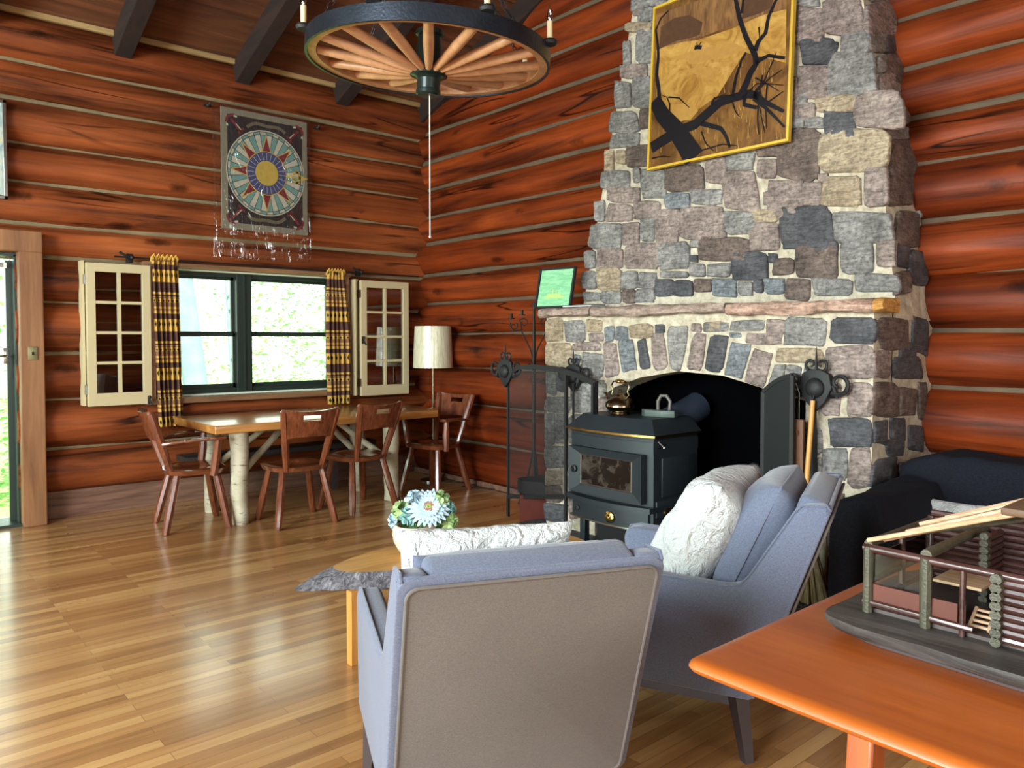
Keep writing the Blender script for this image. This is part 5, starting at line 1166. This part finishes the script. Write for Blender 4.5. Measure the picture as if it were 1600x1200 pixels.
# ---- live-edge coffee table
top_o = [fl(u, v, .385) for u, v in ((520, 886), (534, 878), (556, 869), (580, 862), (604, 856), (640, 849))]+[Vector(p+(.385,)) for p in ((-2.2, -3.58), (-1.98, -3.72), (-1.86, -4.0), (-1.95, -4.3), (-2.25, -4.42), (-2.6, -4.25))]+[fl(u, v, .385) for u, v in ((640, 890), (600, 892), (566, 894), (538, 893))]
bot_o = [fl(u, v, .325) for u, v in ((461, 918), (490, 903), (522, 890), (560, 876), (604, 864), (640, 858))]+[Vector(p+(.325,)) for p in ((-2.2, -3.60), (-1.96, -3.74), (-1.83, -4.0), (-1.93, -4.34), (-2.26, -4.50), (-2.66, -4.40))]+[fl(u, v, .325) for u, v in ((645, 918), (600, 920), (545, 921), (490, 924))]
ct = thing('coffee_table', 'honey-coloured live-edge slab coffee table with rough grey bark edge', 'coffee table', (-2.5, -4.0, 0))
def dense(o, k=6, amp=0, s=0):
    r = []
    for i in range(len(o)):
        p0, p1, p2, p3 = o[i-1], o[i], o[(i+1) % len(o)], o[(i+2) % len(o)]
        for j in range(k):
            t = j/k; q = .5*((2*p1)+(p2-p0)*t+(2*p0-5*p1+4*p2-p3)*t*t+(3*p1-p0-3*p2+p3)*t**3)
            n_ = Vector((noise.noise(q*14+Vector((s, 0, 0))), noise.noise(q*14+Vector((0, s+9, 0))), .4*noise.noise(q*18)))*amp; r.append(q+n_)
    return r
To = dense(top_o, 6, .004, 1); Bo = dense(bot_o, 6, .016, 5); Mo = [a.lerp(b, .45)+Vector((0, 0, .004+.010*noise.noise(a*22))) for a, b in zip(To, Bo)]; n = len(To)
obj('tabletop', MB().add(To, [tuple(range(n))]), M['honey'], ct, smooth=0)
Un = [Vector((p.x*.9-2.5*.1, p.y*.9-4.0*.1, .315)) for p in Bo]
tag(obj('bark_edge', MB().add(To+Mo+Bo+Un, [(k*n+i, k*n+(i+1) % n, (k+1)*n+(i+1) % n, (k+1)*n+i) for k in range(3) for i in range(n)]+[tuple(range(3*n, 4*n))]), M['bark'], ct, smooth=60), 'rough grey bark edge')
for (x, y, dx) in ((-3.035, -3.93, .0), (-2.10, -3.80, 0), (-2.15, -4.25, 0)):
    zt_ = .322
    obj('leg', MB().prism([(x-.037, y-.022, 0), (x+.037, y-.022, 0), (x+.037, y+.022, 0), (x-.037, y+.022, 0)], (.0, 0, zt_), bev=.005), M['honeyleg'], ct, smooth=20)
# ---- flower vase
vb = fl(648, 868, .385); vb.z = .387
vs_ = thing('flower_vase', 'small pinkish ceramic vase on the coffee table', 'vase', vb)
vm = NT('pink_glaze'); n1 = vm.noise(vm.co(scale=(1, 1, 2)), 14, 3, .5, 1); vm.col(vm.ramp(n1, [(.35, (.52, .36, .28, 1)), (.6, (.70, .60, .50, 1))])); vm.rough(.2)
obj('body', MB().lathe([(.0, 0), (.045, 0), (.075, .025), (.098, .07), (.105, .105), (.098, .135), (.085, .145), (.078, .142), (.09, .12), (.0, .118)], vb, 32), vm.m, vs_)
fc = at(670, 793, (vb-CAM).dot(FW)-.05); vw = (CAM-fc).normalized()
gb = thing('gerbera', 'large pale blue gerbera bloom at the front of the vase', 'flower', fc)
def petal(mb, c, d, up, L, w_, curl, mi=0):
    s = d.cross(up).normalized(); row = []
    for t, k in ((0, .35), (.35, .9), (.7, 1.0), (.92, .6), (1.0, .08)):
        p = c+d*L*t+up*curl*t*t; row.append((p-s*w_*k, p+up*.003*(1-t), p+s*w_*k))
    vs = [q for r_ in row for q in r_]; mb.add(vs, [(3*i+j, 3*i+j+1, 3*i+j+4, 3*i+j+3) for i in range(4) for j in range(2)], mi)
fu = (vw+Vector((0, 0, .5))).normalized(); f1 = fu.orthogonal().normalized(); f2 = fu.cross(f1)
pm = MB()
for ring_, (r_, L, w_, h_) in enumerate(((.022, .078, .0090, .0), (.018, .062, .0085, .007), (.014, .040, .007, .013))):
    for i in range(22):
        a = 2*pi*(i+ring_*.5)/22; d = f1*cos(a)+f2*sin(a); petal(pm, fc+d*r_+fu*h_, d, fu, L*random.uniform(.9, 1.08), w_, .010-.016*(1-ring_*.4))
obj('petals', pm, plain('pale_blue_petal', (.46, .62, .74), .7, var=.15, sc=30), gb, smooth=60)
cm = MB()
for i in range(70):
    a = random.uniform(0, 6.28); r_ = random.uniform(.012, .024); d = f1*cos(a)+f2*sin(a); cm.ball(fc+d*r_+fu*(.014+.004*random.random()), .0028, 5, 4)
obj('stamens', cm, plain('russet_stamen', (.45, .17, .08), .7), gb)
obj('eye', MB().lathe([(.014, .008), (.013, .018), (.006, .019), (.0, .013)], fc, 16, axis=fu), plain('green_eye', (.30, .36, .10), .7), gb)
obj('stem', MB().tube([fc-fu*.004, fc-fu*.03-Vector((0, 0, .03)), vb+Vector((0, 0, .10))], .004, 6), M['leafdark'], gb)
FG = 'pale blooms filling the vase'
bl = [(628, 798), (640, 806), (648, 782), (688, 782), (697, 797), (700, 815), (640, 822), (662, 818), (622, 814), (686, 822), (655, 800)]
fmats = [plain('pale_green_bloom', (.36, .50, .22), .7, var=.3, sc=40), plain('blue_green_bloom', (.26, .48, .46), .7, var=.3, sc=40), plain('white_blue_bloom', (.45, .60, .68), .7, var=.2, sc=40)]
lab = ['pale green', 'blue-green', 'whitish blue']
where = ['upper one at the far left of the bunch', 'just left of the gerbera', 'above and left of the gerbera', 'above and right of the gerbera', 'directly right of the gerbera', 'lowest at the right, beside the pillow', 'low at the left, hanging over the vase rim', 'directly under the gerbera', 'lower one at the far left of the bunch', 'under the right side of the gerbera', 'behind the left petals of the gerbera']
for i, (u, v) in enumerate(bl):
    c = at(u, v, (vb-CAM).dot(FW)+random.uniform(-.05, .06)); k = (0, 1, 2, 0, 1, 0, 0, 1, 2, 0, 1)[i]
    hb_ = MB(); up_ = (c-(vb+Vector((0, 0, .10)))).normalized()
    for j in range(16):
        d = (up_*.7+Vector((random.gauss(0, .7), random.gauss(0, .7), random.gauss(0, .7)))).normalized(); cc_ = c+d*.022; s = d.orthogonal().normalized()
        for m in range(4):
            a = m*pi/2+j; e_ = (s*cos(a)+d.cross(s)*sin(a)+d*.35).normalized(); petal(hb_, cc_, e_, d, .034, .013, .006)
    b_ = obj('bloom', hb_, fmats[k], smooth=60, origin=c)
    tag(b_, '%s small-petalled bloom in the vase, %s' % (lab[k], where[i]), 'flower', FG)
    obj('stem', MB().tube([c, c.lerp(vb+Vector((0, 0, .10)), .6), vb+Vector((0, 0, .09))], .0025, 5), M['leafdark'], b_)
# ---- foreground table
TX0, TY0, TT = -3.383, -5.900, .74; TX1, TY1 = -2.05, -6.80
ft = thing('side_table', 'orange varnished wooden table in the right foreground with moulded edge', 'table', ((TX0+TX1)/2, (TY0+TY1)/2, 0))
def rrect(x0, x1, y0, y1, r, n=6):
    p = []
    for cx, cy, s in ((x1-r, y1-r, 0), (x0+r, y1-r, 90), (x0+r, y0+r, 180), (x1-r, y0+r, 270)):
        for i in range(n+1): a = R(s+90*i/n); p.append((cx+r*cos(a), cy+r*sin(a)))
    return p
lay_ = [(-.030, .0), (-.012, -.001), (-.003, -.008), (.0, -.016), (-.005, -.024), (-.014, -.030), (-.030, -.034)]
vs = []; fs = []; k0 = None
for off, dz in lay_:
    o_ = rrect(TX0-off if False else TX0-(off), TX1+off, TY1-off, TY0+off, max(.012, .028+off*.3)); k0 = len(o_); vs += [Vector((x, y, TT+dz)) for x, y in o_]
fs = [(r_*k0+i, r_*k0+(i+1) % k0, (r_+1)*k0+(i+1) % k0, (r_+1)*k0+i) for r_ in range(len(lay_)-1) for i in range(k0)]+[tuple(range(k0)), tuple((len(lay_)-1)*k0+i for i in range(k0))]
obj('tabletop', MB().add(vs, fs), M['orange'], ft, smooth=35)
lt = wood('orange_leg', (.30, .055, .008, 1), (.50, .12, .02, 1), 'Z', 1, .35, .05, .4)
for (x, y, sx) in ((-3.20, -6.20, -1), (-2.22, -6.20, 1), (-3.20, -6.62, -1), (-2.22, -6.62, 1)):
    a = Vector((x, y, TT-.034)); b = Vector((x+sx*.06, y, 0)); obj('leg', MB().bar(a, b, .062, .05, .006, up=(0, 1, 0)), lt, ft, smooth=20)
obj('apron', MB().box(((TX0+TX1)/2, -6.41, TT-.055), (1.0, .40, .045)), lt, ft, smooth=0)
# ---- model log cabin on its bark-edged board
cb = thing('log_cabin_model', 'miniature open-roofed twig log cabin on a bark board on the orange table', 'model', (-2.75, -6.40, TT))
bo = [Vector(p) for p in ((-3.045, -6.045, .787), (-2.90, -6.015, .787), (-2.52, -6.03, .787), (-2.44, -6.2, .787), (-2.44, -6.80, .787), (-2.60, -6.86, .787), (-3.02, -6.86, .787), (-3.075, -6.6, .787), (-3.07, -6.25, .787))]
Bt = dense(bo, 5, .006, 3); Bb = [Vector((p.x*.97-2.76*.03, p.y*.97-6.42*.03, .760)) for p in Bt]; Bm = [a+Vector((0, 0, -.014))+Vector((noise.noise(a*20), noise.noise(a*20+Vector((5, 0, 0))), 0))*.008 for a in Bt]; n = len(Bt)
obj('base_board', MB().add(Bt+Bm+Bb, [(k*n+i, k*n+(i+1) % n, (k+1)*n+(i+1) % n, (k+1)*n+i) for k in range(2) for i in range(n)]+[tuple(range(n)), tuple(range(2*n, 3*n))]), wood('weathered_board', (.018, .016, .015, 1), (.115, .10, .092, 1), 'Y', 2.2, .5, .9), cb, smooth=50)
obj('under_board', MB().prism([Vector((p.x*.86-2.76*.14, p.y*.90-6.42*.10, .741)) for p in Bt], (0, 0, .021)), M['darkwood'], cb, smooth=0)  # recessed lower board, coloured dark for the shadow band under the base
FX, BX, LY = -2.955, -2.60, -6.085
fpt = lambda u, v: pl(u, v, 0, FX); bpt = lambda u, v: pl(u, v, 0, BX)
ZB = .797
p1 = fpt(1358, 856); p2 = fpt(1447, 872); p3 = fpt(1505, 888); pend = -6.74
ztop = p1.z
def post(x, y, r, z1, mat='stickgreen', name='post'): return obj(name, MB().tube([(x, y, ZB-.012), (x, y, (ZB+z1)/2), (x, y, z1)], r, 9, jitter=.15), M[mat], cb)
post(FX, LY, .0105, ztop+.004); post(FX, p2.y, .0125, p2.z); post(FX, p3.y, .006, p2.z, 'stick'); post(BX, LY, .011, ztop+.02, 'stick'); post((FX+BX)/2, LY, .008, ztop, 'stick')
def rail(a, b, r, mat='stick', name='rail'): return obj(name, MB().tube([a, Vector(a).lerp(Vector(b), .5), b], r, 9, jitter=.15), M[mat], cb)
rail((FX, LY+.01, ztop), (FX, pend, ztop-.004), .0085); rail((FX, LY+.01, ZB+.012), (FX, -6.30, ZB+.010), .0075); rail((FX, LY, ztop+.008), (BX, LY, ztop+.008), .0095, 'stickgreen')
rail((FX, p2.y, ztop+.010), (BX+.10, p2.y, ztop+.012), .011, 'stickgreen'); rail((FX, LY, ZB+.012), (BX, LY, ZB+.012), .007); rail((FX, LY, ZB+.055), (BX, LY, ZB+.055), .005)
obj('panel', MB().box((FX+.004, (LY+p2.y)/2, ZB+.035), (.005, abs(LY-p2.y)-.02, .04)), M['red'], cb, smooth=0)
obj('panel', MB().box((FX+.004, (p3.y+p2.y)/2, ZB+.035), (.005, abs(p3.y-p2.y)-.02, .04)), M['red'], cb, smooth=0)
mg = glass('model_glass', (.80, .86, .83, 1), .05)
obj('pane', MB().box((FX+.005, (LY+p2.y)/2, ZB+.09), (.002, abs(LY-p2.y)-.02, .065)), mg, cb, smooth=0)
obj('pane', MB().box(((FX+BX)/2, LY, ZB+.085), (BX-FX-.03, .002, .06)), mg, cb, smooth=0)
obj('floor', MB().box(((FX+BX)/2, (LY+pend)/2, ZB-.006), (BX-FX-.02, abs(pend-LY), .008)), plain('model_floor', (.07, .05, .045), .5, 0, .4, 20), cb, smooth=0)
obj('platform', MB().box((-2.74, -6.22, ZB+.055), (.16, .10, .006)), M['stickpale'], cb, smooth=0)
def stack(x0, y0, x1, y1, n, z0, r, name='log_wall'):
    mb = MB()
    for i in range(n): z = z0+i*r*1.9; mb.tube([(x0, y0, z), ((x0+x1)/2, (y0+y1)/2, z), (x1, y1, z)], r, 8, jitter=.1)
    return obj(name, mb, M['stick'], cb)
stack(BX, LY, BX, pend, 11, ZB+.006, .0082); stack(FX, -6.345, FX, pend, 8, ZB+.006, .0085); stack(FX+.03, -6.35, BX, -6.35, 5, ZB+.006, .008); stack(BX+.02, -6.24, BX-.10, -6.24, 10, ZB+.006, .008)
def stubs(x, y, n, z0, r):
    mb = MB()
    for i in range(n): z = z0+i*r*1.7; mb.tube([(x-.016, y, z), (x+.004, y, z)], r, 9, jitter=.2)
    return obj('log_ends', mb, M['stickgreen'], cb)
stubs(FX-.006, -6.345, 8, ZB+.004, .0105); stubs(BX-.10, -6.24, 10, ZB+.004, .0095)
gz = ztop+.012
rail((FX, -6.40, gz+.006), (BX, -6.40, gz+.03), .013, 'stickgreen'); rail((FX, -6.42, gz-.006), (BX, -6.42, gz+.008), .012, 'stickgreen')
ridge_y, ridge_z = fpt(1565, 798).y, fpt(1565, 798).z
for k, (x, ly_, dz, m_) in enumerate(((FX-.015, fpt(1361, 840).y, 0, 'stickpale'), (FX+.01, fpt(1378, 838).y, .002, 'stickpale'), (-2.84, -6.12, .004, 'stickpale'), (-2.80, -6.13, .002, 'stickgreen'), (-2.74, -6.11, .004, 'stickpale'), (-2.66, -6.14, .003, 'stickpale'), (-2.61, -6.12, .002, 'stickpale'))):
    z0 = ztop+.020+dz; rail((x, ly_, z0), (x, ridge_y-.03, ridge_z+dz), .0050 if m_ == 'stickpale' else .007, m_, 'roof_pole')
rail((-2.89, -6.10, ztop+.018), (-2.89, -6.38, ridge_z-.02), .006, 'stickgreen', 'roof_pole')
obj('ridge_board', MB().box(((FX+BX)/2, ridge_y-.06, ridge_z+.004), (BX-FX+.05, .11, .016), bev=.004), plain('ridge_brown', (.12, .062, .03), .6, 0, .3, 20), cb)
chx, chy = -2.90, -6.475
obj('chimney', MB().box((chx, chy, (ZB+ridge_z)/2), (.07, .085, ridge_z-ZB), bev=.01), M['moss'], cb)
pbm = MB()
for k in range(60):
    z = ZB+random.random()*(ridge_z-ZB); s = random.choice((0, 1)); 
    c = (chx-.036, chy+random.uniform(-.04, .04), z) if s else (chx+random.uniform(-.03, .03), chy+.043, z)
    pbm.ball(c, random.uniform(.006, .011), 8, 6, sc=(.8, 1, .8))
for k in range(9): pbm.ball((chx+random.uniform(-.03, .03), chy+random.uniform(-.03, .035), ridge_z+.022+random.uniform(0, .022)), random.uniform(.012, .02), 10, 7, sc=(1, 1, .75))
tag(obj('pebbles', pbm, M['pebble'], cb), 'grey pebbles of the little chimney')
lad = MB()
for d_ in (-.018, .018): lad.bar((FX+.03, -6.30+d_, ZB+.004), (FX+.075, -6.30+d_, ZB+.035), .006, .006)
for k in range(4): lad.bar((FX+.035+.012*k, -6.285, ZB+.008+.008*k), (FX+.035+.012*k, -6.315, ZB+.008+.008*k), .006, .005)
obj('ladder', lad, M['stickpale'], cb, smooth=0)
wf = MB()
for a, b in (((0, 0), (1, 0)), ((1, 0), (1, 1)), ((1, 1), (0, 1)), ((0, 1), (0, 0))):
    wf.bar((FX-.012, -6.43-.05*a[0], ZB+.05+.045*a[1]), (FX-.012, -6.43-.05*b[0], ZB+.05+.045*b[1]), .005, .005)
obj('window_frame', wf, M['stickpale'], cb, smooth=0)
# ---- black covered sofa by the side wall
sf = thing('sofa', 'sofa under a loose black fabric cover by the log wall right of the fireplace', 'sofa', (-.8, -6.2, 0))
SX0, SX1, SY0, SY1 = -1.30, -.27, -7.25, -5.175
def sofa_h(x, y):
    sm = lambda a, b, t: (lambda q: q*q*(3-2*q))(max(0, min(1, (t-a)/(b-a))))
    arm = .70-.06*sm(-1.0, -1.36, x)*0; h = .44
    wA = sm(-5.50, -5.36, y)+sm(-7.0, -7.1, y); back = sm(-.72, -.56, x)
    h = h+(.255)*min(1, wA); h = max(h, .44+(.38-.05*sm(-5.4, -5.18, y))*back)
    return h
def cov(u, v):
    m = .10
    def side(t, a, b):                      # edge strips drop to the floor as a skirt
        if t < m: return a, 1-(t/m)
        if t > 1-m: return b, (t-1+m)/m
        return a+(b-a)*(t-m)/(1-2*m), 0
    x, dx_ = side(u, SX0, SX1); y, dy_ = side(v, SY0, SY1)
    h = sofa_h(x, y); rnd_ = .05
    d = max(dx_, dy_); z = h
    ex = min(1, min(x-SX0, SX1-x, y-SY0, SY1-y)/.05); z -= .03*(1-max(0, ex))**2
    z += .012*noise.noise(Vector((x*3, y*3, 0)))
    fold = .040*noise.noise(Vector((x*2+y*4.5, y*1.2, 3)))+.034*noise.noise(Vector((y*9+x*7, z*1.2, 5)))
    if d > 0:
        z = h*(1-d)+.04*d-.03; s = d**.7
        if dx_ >= dy_: x += (-1 if u < .5 else .3)*(.03*s)+fold*(1.4 if u < .5 else .3)
        else: y += (1 if v > .5 else -1)*(.015*s)
        y = min(y, SY1+.015)
    z += fold*.55 if d == 0 else 0
    return Vector((x, y, max(.03, z)))
obj('cover', MB().grid(cov, 90, 150), M['black'], sf, smooth=180)
obj('body', MB().box((-.80, -6.2, .22), (.78, 1.85, .38)), M['darkwood'], sf, smooth=0)

_sp = thing('seat_anchor', 'x', 'x'); _sp.location = (0, 0, 0)
_c = pl(1487, 785, 0, -.80)
pw = pillow('throw_pillow', 'small white pillow on the black covered sofa, glimpsed above the cabin roof sticks', _sp, .30, .26, .10, (-.80, _c.y, _c.z-.125), R(12), R(90), M['white'], 41, seam=False)
bpy.data.objects.remove(_sp)
